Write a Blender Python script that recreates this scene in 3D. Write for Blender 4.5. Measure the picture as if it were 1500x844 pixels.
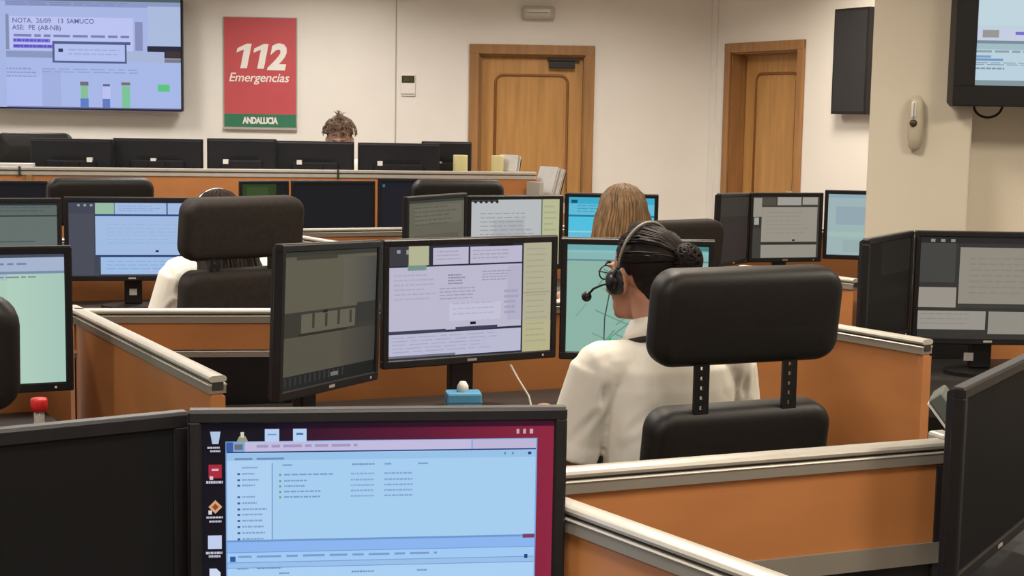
import bpy, bmesh, math, random
from mathutils import Vector, Matrix
from math import sin, cos, pi, radians as R
for o in list(bpy.data.objects): bpy.data.objects.remove(o)
S = bpy.context.scene; COL = S.collection
# ------------------------------------------------------------------ camera
cam_d = bpy.data.cameras.new('camera'); cam = bpy.data.objects.new('camera', cam_d); COL.objects.link(cam)
PITCH, ROLL = R(6.66), R(1.0)
fw = Vector((0, cos(PITCH), -sin(PITCH))); up0 = Vector((0, sin(PITCH), cos(PITCH))); rt0 = Vector((1, 0, 0))
rt = rt0*cos(ROLL)+up0*sin(ROLL); up = up0*cos(ROLL)-rt0*sin(ROLL)
cam.matrix_world = Matrix(((rt.x, up.x, -fw.x, 0), (rt.y, up.y, -fw.y, 0), (rt.z, up.z, -fw.z, 1.55), (0, 0, 0, 1)))
cam_d.sensor_width = 36; cam_d.lens = 36*2200/1500; cam_d.clip_start = .05
S.camera = cam
# ------------------------------------------------------------------ world, lamps, exposure
W = bpy.data.worlds.new('world'); S.world = W; W.use_nodes = True
W.node_tree.nodes['Background'].inputs[0].default_value = (.9, .85, .75, 1)
W.node_tree.nodes['Background'].inputs[1].default_value = .05
vs = S.view_settings; vs.view_transform = 'Standard'; vs.look = 'None'; vs.exposure = 0; vs.gamma = 1; vs.use_curve_mapping = False
# (x, y, power, colour) of the recessed ceiling luminaires; the lamps themselves are built in ceiling_light() below
LAMPS = [(-3.6, 10.3, 31, 0, 'in front of the left wall television'), (-1.5, 10.3, 31, 0, 'in front of the red poster'), (.35, 10.0, 26, 0, 'in front of the left door'), (1.75, 9.2, 33, 1, 'in front of the angled wall'),
         (-3.6, 7.6, 32, 0, 'over the far left of the counter'), (-1.4, 7.6, 34, 0, 'over the middle of the counter'), (.8, 7.2, 32, 1, 'over the cyan screen'), (3.0, 7.4, 24, 1, 'behind the pillar'),
         (-3.4, 4.8, 32, 0, 'left of the blue-white screens'), (-1.2, 4.8, 36, 0, 'over the left chair with the wide headrest'), (.35, 4.2, 34, 1, 'over the map screen'), (2.4, 3.4, 42, 1, 'before the right wall television'),
         (-2.4, 1.6, 36, 0, 'over the dark bottom left monitor'), (0, 1.2, 34, 0, 'over the foreground file window monitor'), (2.2, 1.4, 32, 1, 'over the dark bottom right monitor'), (-1.2, -1.2, 36, 0, 'behind the viewer on the left'), (1.2, -1.2, 32, 1, 'behind the viewer on the right')]
# ------------------------------------------------------------------ helpers
def s2l(c):
    return tuple(((v/255)/12.92 if v/255 <= .04045 else ((v/255+.055)/1.055)**2.4) for v in c)
MATS = {}
def mat(name, c, rough=.5, metal=0, var=0, scale=8, stretch=(1, 1, 1), bump=0, bscale=60, spec=.5, trans=0):
    """procedural material: base colour with noise variation and fine relief"""
    if name in MATS: return MATS[name]
    m = bpy.data.materials.new(name); m.use_nodes = True; nt = m.node_tree; b = nt.nodes['Principled BSDF']
    b.inputs['Roughness'].default_value = rough; b.inputs['Metallic'].default_value = metal
    b.inputs['Specular IOR Level'].default_value = spec
    b.inputs['Transmission Weight'].default_value = trans
    col = (*c, 1)
    tc = nt.nodes.new('ShaderNodeTexCoord'); mp = nt.nodes.new('ShaderNodeMapping'); mp.inputs['Scale'].default_value = stretch
    nt.links.new(tc.outputs['Object'], mp.inputs['Vector'])
    n = nt.nodes.new('ShaderNodeTexNoise'); n.inputs['Scale'].default_value = scale; n.inputs['Detail'].default_value = 5
    nt.links.new(mp.outputs[0], n.inputs['Vector'])
    rp = nt.nodes.new('ShaderNodeValToRGB')
    rp.color_ramp.elements[0].position = .3; rp.color_ramp.elements[1].position = .7
    rp.color_ramp.elements[0].color = (*[v*(1-var) for v in c], 1); rp.color_ramp.elements[1].color = (*[min(1, v*(1+var)) for v in c], 1)
    nt.links.new(n.outputs[0], rp.inputs[0]); nt.links.new(rp.outputs[0], b.inputs['Base Color'])
    if bump:
        n2 = nt.nodes.new('ShaderNodeTexNoise'); n2.inputs['Scale'].default_value = bscale; n2.inputs['Detail'].default_value = 4
        nt.links.new(mp.outputs[0], n2.inputs['Vector'])
        bp = nt.nodes.new('ShaderNodeBump'); bp.inputs['Strength'].default_value = bump; bp.inputs['Distance'].default_value = .004
        nt.links.new(n2.outputs[0], bp.inputs['Height']); nt.links.new(bp.outputs[0], b.inputs['Normal'])
    MATS[name] = m; return m
def screen_mat():
    if 'screen' in MATS: return MATS['screen']
    m = bpy.data.materials.new('screen'); m.use_nodes = True; nt = m.node_tree; b = nt.nodes['Principled BSDF']
    a = nt.nodes.new('ShaderNodeVertexColor'); a.layer_name = 'Col'
    b.inputs['Base Color'].default_value = (.006, .006, .006, 1); b.inputs['Roughness'].default_value = .55; b.inputs['Specular IOR Level'].default_value = .06
    nt.links.new(a.outputs[0], b.inputs['Emission Color']); b.inputs['Emission Strength'].default_value = 1
    MATS['screen'] = m; return m
class MB:
    def __init__(s): s.v = []; s.f = []
    def add(s, vs_, fs):
        n = len(s.v); s.v += [tuple(p) for p in vs_]; s.f += [tuple(i+n for i in f) for f in fs]; return s
    def box(s, x0, x1, y0, y1, z0, z1, M=None):
        p = [Vector((x, y, z)) for z in (z0, z1) for y in (y0, y1) for x in (x0, x1)]
        if M: p = [M@q for q in p]
        return s.add(p, [(0, 2, 3, 1), (4, 5, 7, 6), (0, 1, 5, 4), (2, 6, 7, 3), (0, 4, 6, 2), (1, 3, 7, 5)])
    def bevbox(s, x0, x1, y0, y1, z0, z1, b=.005, M=None, seg=2):
        bm = bmesh.new(); bmesh.ops.create_cube(bm, size=1)
        for v in bm.verts: v.co = Vector(((x0+x1)/2+v.co.x*(x1-x0), (y0+y1)/2+v.co.y*(y1-y0), (z0+z1)/2+v.co.z*(z1-z0)))
        bmesh.ops.bevel(bm, geom=bm.edges[:], offset=b, segments=seg, profile=.5, affect='EDGES')
        if M: bm.transform(M)
        bm.verts.index_update(); s.add([v.co.copy() for v in bm.verts], [tuple(v.index for v in f.verts) for f in bm.faces]); bm.free(); return s
    def prism(s, poly, z0, z1, M=None):
        """polygon (x,y) counter-clockwise, extruded in z"""
        n = len(poly); p = [Vector((x, y, z0)) for x, y in poly]+[Vector((x, y, z1)) for x, y in poly]
        if M: p = [M@q for q in p]
        return s.add(p, [tuple(range(n-1, -1, -1)), tuple(range(n, 2*n))]+[(i, (i+1) % n, n+(i+1) % n, n+i) for i in range(n)])
    def loft(s, rings, caps=True):
        n = len(rings[0]); vs_ = [p for r in rings for p in r]; fs = []
        for k in range(len(rings)-1):
            for i in range(n): fs.append((k*n+i, k*n+(i+1) % n, (k+1)*n+(i+1) % n, (k+1)*n+i))
        if caps: fs += [tuple(range(n-1, -1, -1)), tuple((len(rings)-1)*n+i for i in range(n))]
        return s.add(vs_, fs)
    def tube(s, pts, r, n=8, taper=None, closed=False):
        pts = [Vector(p) for p in pts]; rings = []
        for i, p in enumerate(pts):
            t = (pts[min(i+1, len(pts)-1)]-pts[max(i-1, 0)]).normalized()
            if i == 0:
                a = Vector((0, 0, 1)) if abs(t.z) < .9 else Vector((1, 0, 0)); u = t.cross(a).normalized()
            else: u = (u-t*u.dot(t)).normalized()
            w = t.cross(u); rr = r[i] if isinstance(r, (list, tuple)) else r*(1 if taper is None else 1-(1-taper)*i/(len(pts)-1))
            rings.append([p+u*cos(2*pi*k/n)*rr+w*sin(2*pi*k/n)*rr for k in range(n)])
        return s.loft(rings)
    def limb(s, pts, rad, n=14, sub=3, flat=False):
        """rounded tapering limb along a path, closed with domes"""
        pts = [Vector(p) for p in pts]; P = []; Q = []
        for i in range(len(pts)-1):
            for k in range(sub): t = k/sub; P.append(pts[i].lerp(pts[i+1], t)); Q.append(rad[i]+(rad[i+1]-rad[i])*t)
        P.append(pts[-1]); Q.append(rad[-1])
        if not flat:
            d0 = (P[0]-P[1]).normalized(); d1 = (P[-1]-P[-2]).normalized()
            for a in (.5, .85, .98): P.insert(0, pts[0]+d0*rad[0]*a); Q.insert(0, rad[0]*math.sqrt(1-a*a)); P.append(pts[-1]+d1*rad[-1]*a); Q.append(rad[-1]*math.sqrt(1-a*a))
        return s.tube(P, Q, n)
    def ell(s, c, r, M=None, n=16, m=10):
        rings = []
        for j in range(1, m):
            a = pi*j/m-pi/2
            rings.append([Vector((c[0]+r[0]*cos(a)*cos(2*pi*i/n), c[1]+r[1]*cos(a)*sin(2*pi*i/n), c[2]+r[2]*sin(a))) for i in range(n)])
        if M: rings = [[M@p for p in q] for q in rings]
        return s.loft(rings)
    def lathe(s, prof, n=20, c=(0, 0, 0), M=None):
        rings = [[Vector((c[0]+r*cos(2*pi*i/n), c[1]+r*sin(2*pi*i/n), c[2]+z)) for i in range(n)] for r, z in prof]
        if M: rings = [[M@p for p in q] for q in rings]
        return s.loft(rings)
    def cushion(s, w, h, t, rc, re, c=(0, 0, 0), bend=0, M=None):
        """padded slab in the x-z plane with round corners (rc) and a soft rim (re)"""
        def ring(ins, y):
            q = []; a = max(rc-ins, .004); hw, hh = w/2-ins, h/2-ins
            for cx, cz, a0 in ((hw-a, hh-a, 0), (-hw+a, hh-a, pi/2), (-hw+a, -hh+a, pi), (hw-a, -hh+a, 3*pi/2)):
                for k in range(7): an = a0+pi/2*k/6; q.append((cx+a*cos(an), y, cz+a*sin(an)))
            out = []
            for x, yy, z in q:
                p = Vector((c[0]+x, c[1]+yy-bend*(1-(2*x/w)**2), c[2]+z)); out.append(M@p if M else p)
            return out
        rings = [ring(re+w*.12, -t/2-.004), ring(re+w*.05, -t/2-.002)]
        for k in range(6): a = pi/2*k/5; rings.append(ring(re*(1-sin(a)), -t/2+re*(1-cos(a))))
        for k in range(6): a = pi/2*k/5; rings.append(ring(re*(1-cos(a)), t/2-re+re*sin(a)))
        rings += [ring(re+w*.05, t/2+.002), ring(re+w*.12, t/2+.004)]
        return s.loft(rings)
    def mesh(s, name, m, smooth=False):
        me = bpy.data.meshes.new(name); me.from_pydata(s.v, [], s.f); me.materials.append(m)
        bm = bmesh.new(); bm.from_mesh(me); bmesh.ops.recalc_face_normals(bm, faces=bm.faces); bm.to_mesh(me); bm.free()
        if smooth:
            for p in me.polygons: p.use_smooth = True
            if smooth == 'auto': me.set_sharp_from_angle(angle=R(35))
        return me
    def build(s, name, m, parent=None, smooth=False, loc=None, rot=None):
        o = bpy.data.objects.new(name, s.mesh(name, m, smooth)); COL.objects.link(o)
        if parent: o.parent = parent
        if loc: o.location = loc
        if rot: o.rotation_euler = rot
        return o
def tag(o, label=None, cat=None, group=None, kind=None):
    if label: o['label'] = label
    if cat: o['category'] = cat
    if group: o['group'] = group
    if kind: o['kind'] = kind
    return o
def thing(name, label, cat, loc=(0, 0, 0), rz=0, group=None):
    o = bpy.data.objects.new(name, None); COL.objects.link(o); o.location = loc; o.rotation_euler = (0, 0, rz); o.empty_display_size = .1
    return tag(o, label, cat, group)
def union(mb, voxel, smooth, m, name):
    """fuse overlapping solids into one continuous skin"""
    o = bpy.data.objects.new('tmp', mb.mesh('tmp', m)); COL.objects.link(o)
    md = o.modifiers.new('r', 'REMESH'); md.mode = 'VOXEL'; md.voxel_size = voxel
    sm = o.modifiers.new('s', 'SMOOTH'); sm.iterations = smooth; sm.factor = .5
    dg = bpy.context.evaluated_depsgraph_get(); dg.update()
    me = bpy.data.meshes.new_from_object(o.evaluated_get(dg)); me.name = name
    bpy.data.objects.remove(o)
    me.materials.clear(); me.materials.append(m)
    for p in me.polygons: p.use_smooth = True
    return me
def link(name, me, parent):
    o = bpy.data.objects.new(name, me); COL.objects.link(o); o.parent = parent; return o
def text_mesh(txt, size, m, shear=0, bold=0, ext=.001, space=1, align='CENTER'):
    cu = bpy.data.curves.new('t', 'FONT'); cu.body = txt; cu.size = size; cu.shear = shear; cu.offset = bold; cu.extrude = ext
    cu.align_x = align; cu.space_character = space; cu.resolution_u = 3
    o = bpy.data.objects.new('t', cu); COL.objects.link(o)
    dg = bpy.context.evaluated_depsgraph_get(); dg.update()
    me = bpy.data.meshes.new_from_object(o.evaluated_get(dg)); bpy.data.objects.remove(o)
    me.materials.clear(); me.materials.append(m); return me
# ------------------------------------------------------------------ materials
M_wall = mat('wall_paint', (.77, .735, .685), .85, var=.02, scale=3, bump=.05, bscale=120)
M_pillar = mat('pillar_paint', (.64, .58, .475), .85, var=.02, scale=3, bump=.05, bscale=120)
M_wall2 = mat('wall_paint_warm', (.82, .745, .61), .85, var=.02, scale=3, bump=.05, bscale=120)
M_floor = mat('floor_vinyl', (.20, .17, .14), .5, var=.12, scale=6)
M_ceil = mat('ceiling_tile', (.72, .69, .63), .9, var=.04, scale=30)
M_door = mat('door_wood', (.47, .245, .078), .42, var=.14, scale=5, stretch=(6, 6, .5))
M_frame = mat('door_frame_wood', (.33, .165, .06), .45, var=.14, scale=5, stretch=(6, 6, .5))
M_groove = mat('door_moulding_wood', (.22, .085, .02), .5, var=.1)
M_orange = mat('orange_laminate', (.47, .185, .058), .42, var=.09, scale=3.5, stretch=(1, 1, 2.5), bump=.03)
M_alu = mat('aluminium', (.57, .53, .46), .38, .35, var=.05, scale=20)
M_alug = mat('grey_strip', (.27, .24, .195), .5, .2, var=.04)
M_slot = mat('rail_slot', (.03, .027, .02), .7)
M_black = mat('black_plastic', (.010, .009, .010), .42, var=.15, scale=40, spec=.35)
M_blackg = mat('dark_grey_plastic', (.026, .024, .024), .45, var=.1, spec=.35)
M_backshell = mat('monitor_back_plastic', (.010, .010, .014), .6, var=.12, spec=.3)
M_lit_edge = mat('bezel_lit_grey', (.10, .095, .09), .35, var=.05)  # paler bezel tone, paints the lit top edge of the monitors
M_desk = mat('charcoal_desktop', (.022, .019, .018), .5, var=.15, scale=20)
M_fabric = mat('chair_fabric', (.009, .007, .0055), .5, var=.2, scale=60, bump=.12, bscale=500, spec=.42)
M_fabric2 = mat('chair_fabric_brown', (.026, .021, .018), .75, var=.15, scale=60, bump=.25, bscale=500, spec=.25)
M_post = mat('chair_metal', (.012, .012, .013), .4, .3)
M_white = mat('white_plastic', (.75, .73, .68), .5, var=.02)
M_paper = mat('paper', (.62, .62, .62), .8, var=.06, scale=20)
M_grey = mat('grey_plastic', (.40, .37, .33), .5, var=.03)
M_skin = mat('skin', (.50, .24, .15), .55, var=.06, scale=15)
M_skin2 = mat('skin_fair', (.55, .31, .23), .55, var=.06, scale=15)
M_shirt = mat('cream_polo', (.88, .83, .73), .9, var=.03, scale=6, bump=.12, bscale=30)
M_stripe = mat('collar_stripe', (.03, .022, .018), .8)
M_trousers = mat('dark_trousers', (.025, .027, .035), .9, var=.1)
M_hair = mat('black_hair', (.015, .0095, .0085), .55, var=.4, scale=25, bump=.2, bscale=60, spec=.18)
M_hair1 = mat('dark_brown_hair', (.018, .011, .008), .6, var=.3, scale=25, spec=.15)
M_hair3 = mat('blond_brown_hair', (.22, .125, .055), .55, var=.5, scale=30, stretch=(3, 3, .4))
M_hair4 = mat('ash_brown_hair', (.20, .125, .08), .55, var=.5, scale=50)
M_eye = mat('eye_white', (.7, .68, .65), .2)
M_red = mat('poster_red', (.50, .075, .085), .6, var=.03)
M_green = mat('poster_green', (.03, .17, .09), .55, var=.03)
M_ink = mat('poster_white', (.80, .76, .72), .6)
M_mug = mat('yellow_ceramic', (.64, .58, .30), .4, var=.05)
M_cap = mat('red_cap', (.75, .03, .03), .35)
M_bottle = mat('clear_bottle', (.85, .82, .75), .08, trans=.6)
M_blue = mat('blue_plastic', (.09, .33, .55), .45, var=.05)
M_ivory = mat('ivory_plastic', (.50, .445, .34), .45, var=.03)
# ------------------------------------------------------------------ room shell
CEIL = 2.75
def struct(o): return tag(o, kind='structure')
struct(MB().box(-5.2, 4.8, -2.7, 11.8, -.1, 0).build('floor', M_floor))
struct(MB().box(-5.2, 4.8, -2.7, 11.8, CEIL, CEIL+.1).build('ceiling', M_ceil))
def wall(name, A, B, m, openings=(), t=.16, H=CEIL, top=None):
    """wall from A to B, inner face on the line, thickness away from the room; openings (s0, s1, height)"""
    A = Vector(A); B = Vector(B); d = B-A; L = d.length; mb = MB(); s = 0
    for s0, s1, zt in openings:
        mb.box(s, s0, 0, t, 0, H); mb.box(s0, s1, 0, t, zt, H); s = s1
    mb.box(s, L, 0, t, 0, H)
    o = mb.build(name, m, loc=(A.x, A.y, 0), rot=(0, 0, math.atan2(d.y, d.x))); return struct(o)
WY = 11.5
CX = 1.486
wall('wall_back', (-5, WY), (CX, WY), M_wall, [(5-.29, 5+.535, 2.0)])
a2 = R(-63); d2 = Vector((cos(a2), sin(a2)))
E2 = Vector((CX, WY))+d2*6.73
wall('wall_angled', (CX, WY), E2, M_wall, [(.245, 1.075, 2.03)], t=.22)
struct(MB().box(1.60, 4.6, 5.47, 5.62, 0, CEIL).build('wall_right', M_wall2))
struct(MB().box(4.45, 4.6, -2.5, 5.5, 0, CEIL).build('wall_side', M_wall))
struct(MB().box(-5.15, -5, -2.5, 11.6, 0, CEIL).build('wall_left', M_wall))
struct(MB().box(-5.1, 4.6, -2.65, -2.5, 0, CEIL).build('wall_rear', M_wall))
struct(MB().bevbox(0, .352, 0, .30, 0, CEIL, .006).build('wall_pillar', M_pillar, loc=(1.266, 5.40, 0), rot=(0, 0, R(-14.5))))
tr = MB(); tr.box(-.913, -.905, WY-.004, WY+.001, .1, CEIL); struct(tr.build('trim_1', mat('joint_grey', (.42, .39, .33), .8)))
tr = MB(); tr.box(.0, .07, -.012, .001, 0, CEIL); struct(tr.build('trim_2', M_wall, loc=(CX, WY, 0), rot=(0, 0, a2)))
bb = MB(); bb.box(-5, CX, WY-.012, WY, 0, .08); struct(bb.build('baseboard_back', M_frame))
struct(MB().prism([(-4.9, 8.02), (1.4, 9.18), (1.4, 11.45), (-4.9, 11.45)], 0, .22).build('floor_raised', M_floor))
def rrect(w, z0, z1, rad, n=6):
    """closed outline with round upper corners, x-z plane"""
    p = [(-w/2, z0)]
    for k in range(n+1): a = pi-pi/2*k/n; p.append((-w/2+rad+rad*cos(a), z1-rad+rad*sin(a)))
    for k in range(n+1): a = pi/2-pi/2*k/n; p.append((w/2-rad+rad*cos(a), z1-rad+rad*sin(a)))
    p.append((w/2, z0)); return p
def door(name, loc, rz, ow, oh, leafy, cw, pw, handle_side):
    """ow x oh opening, leaf set back by leafy, casing width cw, panel width pw"""
    root = bpy.data.objects.new(name, None); COL.objects.link(root); root.location = loc; root.rotation_euler = (0, 0, rz); struct(root)
    f = MB(); h = ow/2
    f.bevbox(-h-cw, -h+.012, -.022, .0, 0, oh+cw, .006); f.bevbox(h-.012, h+cw, -.022, .0, 0, oh+cw, .006); f.bevbox(-h-cw, h+cw, -.024, .0, oh-.012, oh+cw, .006)
    f.build('door_casing', M_frame, root)
    j = MB(); j.box(-h-.001, -h+.022, 0, leafy+.05, 0, oh); j.box(h-.022, h+.001, 0, leafy+.05, 0, oh); j.box(-h, h, 0, leafy+.05, oh-.022, oh+.001)
    j.box(-h+.022, -h+.034, leafy-.022, leafy-.006, 0, oh-.02); j.box(-h+.02, h-.02, leafy-.022, leafy-.006, oh-.034, oh-.02)
    j.build('door_jamb', M_frame, root)
    lf = MB().box(-h+.024, h-.024, leafy, leafy+.04, .008, oh-.024).build('door_leaf', M_door, root)
    top = oh-.165
    pts = [(x, leafy-.001, z) for x, z in rrect(pw, .25, top, .06)]; pts.append(pts[0])
    MB().tube(pts, .011, 6).build('panel_moulding', M_groove, lf, True)
    inner = rrect(pw-.06, .28, top-.03, .045)
    MB().prism([(x, z) for x, z in inner], 0, .006, Matrix(((1, 0, 0, 0), (0, 0, -1, leafy+.0), (0, 1, 0, 0), (0, 0, 0, 1)))).build('raised_panel', M_door, lf)
    hx = handle_side*(h-.085)
    hd = MB(); hd.lathe([(.024, 0), (.024, .008), (.009, .010), (.009, .045)], 14, M=Matrix.Translation((hx, leafy, 1.02))@Matrix.Rotation(pi/2, 4, 'X'))
    hd.tube([(hx, leafy-.04, 1.02), (hx-handle_side*.11, leafy-.045, 1.02)], .009, 8); hd.build('handle', M_alu, lf, True)
    return root
d1 = door('door_1', (.1225, WY, 0), 0, .825, 2.0, .05, .062, .55, -1)
cl = MB(); cl.bevbox(.13, .325, .0, .048, 1.89, 1.94, .006); cl.bevbox(.12, .36, .012, .03, 1.945, 1.965, .004); cl.build('door_closer', M_blackg, d1)
dc = Vector((CX, WY))+d2*.66
door('door_2', (dc.x, dc.y, 0), a2, .83, 2.03, .12, .058, .50, 1)
# ------------------------------------------------------------------ ceiling lamps
def ceiling_light(x, y, power, warm, where):
    t = thing('ceiling_light', 'square recessed ceiling lamp '+where, 'ceiling lamp', (x, y, CEIL), 0, 'ceiling lamps')
    f = MB(); f.box(-.31, .31, -.31, -.28, -.018, 0); f.box(-.31, .31, .28, .31, -.018, 0); f.box(-.31, -.28, -.28, .28, -.018, 0); f.box(.28, .31, -.28, .28, -.018, 0)
    f.build('lamp_frame', M_white, t)
    m = MATS.get('diffuser')
    if not m:
        m = bpy.data.materials.new('diffuser'); m.use_nodes = True; b = m.node_tree.nodes['Principled BSDF']
        b.inputs['Emission Color'].default_value = (1, .9, .74, 1); b.inputs['Emission Strength'].default_value = 2; MATS['diffuser'] = m
    MB().box(-.28, .28, -.28, .28, -.008, -.002).build('diffuser', m, t)
    ld = bpy.data.lights.new('lamp_light', 'AREA'); ld.shape = 'SQUARE'; ld.size = .54; ld.energy = power
    ld.color = (1, .94, .865) if warm == 0 else (1, .89, .74)
    ld.spread = R(150)
    lo = bpy.data.objects.new('lamp_light', ld); COL.objects.link(lo); lo.parent = t; lo.location = (0, 0, -.012)
for a in LAMPS: ceiling_light(*a)
# ------------------------------------------------------------------ desk partitions
def partition(label, A, B, zt, zb, lower=None, post_a=False, post_b=True, group='desk partitions', name='desk_partition', cat='partition', bottom_rail=.037, splice=None, board=M_orange):
    A = Vector(A); B = Vector(B); d = B-A; L = d.length
    t = thing(name, label, cat, (A.x, A.y, 0), math.atan2(d.y, d.x), group)
    MB().box(0, L, -.012, .012, zb+.005, zt-.035).build('board', board, t)
    # rounded aluminium bead over a dark recessed neck and a grey band
    prof = [(-.013, .022), (.013, .022), (.018, .0245), (.0195, .029), (.0175, .0335), (.011, .036), (-.011, .036), (-.0175, .0335), (-.0195, .029), (-.018, .0245)]
    Mx = Matrix(((0, 0, 1, 0), (1, 0, 0, 0), (0, 1, 0, zt-.036), (0, 0, 0, 1)))
    rail = MB().prism(prof, -.004, L+.004, Mx).build('top_rail', M_alu, t, 'auto')
    lipp = [(-.019, .0145), (.019, .0145), (.0205, .0165), (.019, .0185), (-.019, .0185), (-.0205, .0165)]
    MB().prism(lipp, -.003, L+.003, Mx).build('rail_lip', M_alu, rail)
    MB().box(-.002, L+.002, -.0185, .0185, zt-.038, zt-.0215).build('grey_band', M_alug, rail)
    MB().box(-.0045, L+.0045, -.012, .012, zt-.030, zt-.0135).build('rail_neck', M_slot, rail)
    if splice: MB().box(splice, splice+.012, -.021, .021, zt-.045, zt+.001).build('rail_joint', M_slot, rail)
    if bottom_rail: MB().box(0, L, -.017, .017, zb-.015, zb-.015+bottom_rail).build('bottom_rail', M_alug, t)
    if lower is not None: MB().box(0, L, -.01, .01, lower, zb-.014).build('lower_board', M_black, t)
    if post_b: MB().box(L-.012, L+.004, -.016, .016, .02, zt-.044).build('end_post', board if lower is None else M_blackg, t)
    if post_a: MB().box(-.004, .012, -.016, .016, .02, zt-.044).build('end_post', board if lower is None else M_blackg, t)
    return t
partition('long orange partition receding at left, its open rail end beside the dim angled screen', (-1.217, 4.12), (-.606, 3.061), 1.0, .1)
partition('low orange partition crossing behind the left rail, below the seated person in a cream sleeve', (-1.19, 4.05), (-.60, 4.13), 1.0, .882, .02, bottom_rail=.012)
partition('orange partition behind the centre workstation monitors of the person with a headset', (-.595, 4.14), (.47, 4.57), 1.0, .55, .02, post_b=False)
partition('orange partition on the right of the headset wearer, sloping down to an open rail end', (.49, 4.545), (1.05, 3.754), 1.0, .1)
partition('foreground orange partition with grey bottom strip in front of the tall black chair', (-.02, 2.256), (.745, 2.558), 1.0, .80, .02)
partition('nearest orange partition running to the bottom edge, right of the bright file window monitor', (-.03, 2.258), (.50, 1.52), 1.0, .1)
partition('orange partition hidden behind the big foreground monitor', (-.85, 2.155), (-.04, 2.262), 1.0, .80, .02, post_b=False)
partition('far orange partition with pale rail behind the left chair and dim monitor', (-1.0, 6.925), (.62, 7.57), 1.0, .2, post_b=False)
partition('short diagonal far partition between the left chair and the dim monitor row', (-.95, 6.58), (-.50, 5.97), 1.0, .2)
partition('orange partition behind the left blue-screen monitors', (-2.5, 6.02), (-.98, 6.52), 1.0, .3, post_b=False)
partition('orange partition behind the pale green monitor at the left edge', (-2.2, 3.55), (-1.19, 4.0), 1.0, .3, post_b=False)
partition('orange partition under the grey-screen monitors left of the pillar', (.85, 7.36), (1.80, 7.635), 1.0, .3)
partition('narrow orange partition end just right of the tall black headrest', (.86, 5.58), (1.19, 5.172), 1.0, .2)
partition('orange partition behind the grey-screen monitors at the right edge', (1.59, 5.115), (2.3, 5.2), 1.0, .3)
partition('partition darkened as shade behind the stand of the right grey-screen monitor', (1.235, 5.072), (1.58, 5.112), 1.0, .3, board=M_blackg)  # blackened board stands in for the shade below the right monitor
# ------------------------------------------------------------------ desks
DZ = .74
def desk(label, poly):
    cx = sum(p[0] for p in poly)/len(poly); cy = sum(p[1] for p in poly)/len(poly)
    t = thing('desk', label, 'desk', (cx, cy, 0), 0, 'desks')
    a = sum(poly[i][0]*poly[(i+1) % len(poly)][1]-poly[(i+1) % len(poly)][0]*poly[i][1] for i in range(len(poly)))
    if a < 0: poly = poly[::-1]
    MB().prism([(x-cx, y-cy) for x, y in poly], DZ-.03, DZ).build('desk_top', M_desk, t)
    for x, y in poly:
        v = Vector((cx-x, cy-y)); v = v.normalized()*.09; px, py = x-cx+v.x, y-cy+v.y
        MB().bevbox(px-.025, px+.025, py-.025, py+.025, 0, DZ-.03, .004).build('leg', M_blackg, t)
desk('charcoal corner desk of the headset wearer under the three bright monitors', [(-.58, 4.10), (.42, 4.50), (.60, 4.25), (.30, 3.72), (-.10, 3.50), (-.28, 3.10), (-.56, 3.07), (-1.08, 3.98)])
desk('charcoal desk under the foreground file window monitor', [(-.08, 2.21), (-.84, 2.10), (-1.35, 1.70), (-1.35, 1.25), (-.95, 1.25), (-.45, 1.52), (.36, 1.62)])
desk('charcoal desk at bottom right in front of the foreground partition', [(.04, 2.24), (.70, 2.50), (.72, 2.0), (.62, 1.50), (.54, 1.50)])
desk('charcoal desk under the dark monitor at the right edge', [(.86, 2.50), (.93, 3.50), (1.9, 3.50), (1.9, 2.1), (1.12, 2.05)])
desk('charcoal desk under the grey-screen monitors at the right edge', [(1.0, 4.2), (1.06, 5.02), (2.2, 5.15), (2.2, 4.3), (1.5, 4.2)])
desk('charcoal desk under the pale green monitor at the left edge', [(-2.2, 3.50), (-1.24, 3.93), (-.90, 3.35), (-1.45, 3.15), (-2.2, 2.95)])
desk('charcoal desk under the blue-screen monitors at left', [(-2.4, 6.0), (-.98, 6.47), (-.82, 5.98), (-1.6, 5.60), (-2.4, 5.45)])
desk('charcoal desk of the long-haired person under the white and cyan monitors', [(-.88, 6.92), (.52, 7.47), (.76, 6.80), (.1, 6.52), (-.20, 6.12), (-.52, 6.06)])
desk('charcoal desk under the grey-screen monitors left of the pillar', [(.86, 7.31), (2.1, 7.66), (2.3, 7.0), (1.4, 6.85), (.98, 6.62)])
desk('charcoal desk along the front of the high orange counter', [(-3.4, 8.19), (.05, 8.83), (.10, 8.35), (-.9, 7.78), (-3.4, 7.55)])
# ------------------------------------------------------------------ monitors
random.seed(4)
def rects_mesh(w, h, items):
    """flat screen picture: items (u0,v0,u1,v1,colour[,colour2]) or ('p',[(u,v)..],colour); sRGB colours"""
    vs_, fs, cs = [], [], []
    for k, it in enumerate(items):
        y = -.00012*k if k < 8 else -.00012*8-.00006*(k-8) if k < 20 else -.0017-.0000015*k
        if it[0] == 'p': uv = it[1]; c = [s2l(it[2])]*len(uv)
        else:
            u0, v0, u1, v1 = it[:4]; uv = [(u0, v1), (u1, v1), (u1, v0), (u0, v0)]
            a = s2l(it[4]); b = s2l(it[5]) if len(it) > 5 else a; c = [a, b, b, a]
        n = len(vs_); vs_ += [((u-.5)*w, y, h*(1-v)) for u, v in uv]; fs.append(tuple(range(n, n+len(uv)))); cs += c
    me = bpy.data.meshes.new('screen'); me.from_pydata(vs_, [], fs); me.materials.append(screen_mat())
    ca = me.color_attributes.new('Col', 'FLOAT_COLOR', 'CORNER')
    for p in me.polygons:
        for li in p.loop_indices: ca.data[li].color = (*cs[me.loops[li].vertex_index], 1)
    return me
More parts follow.
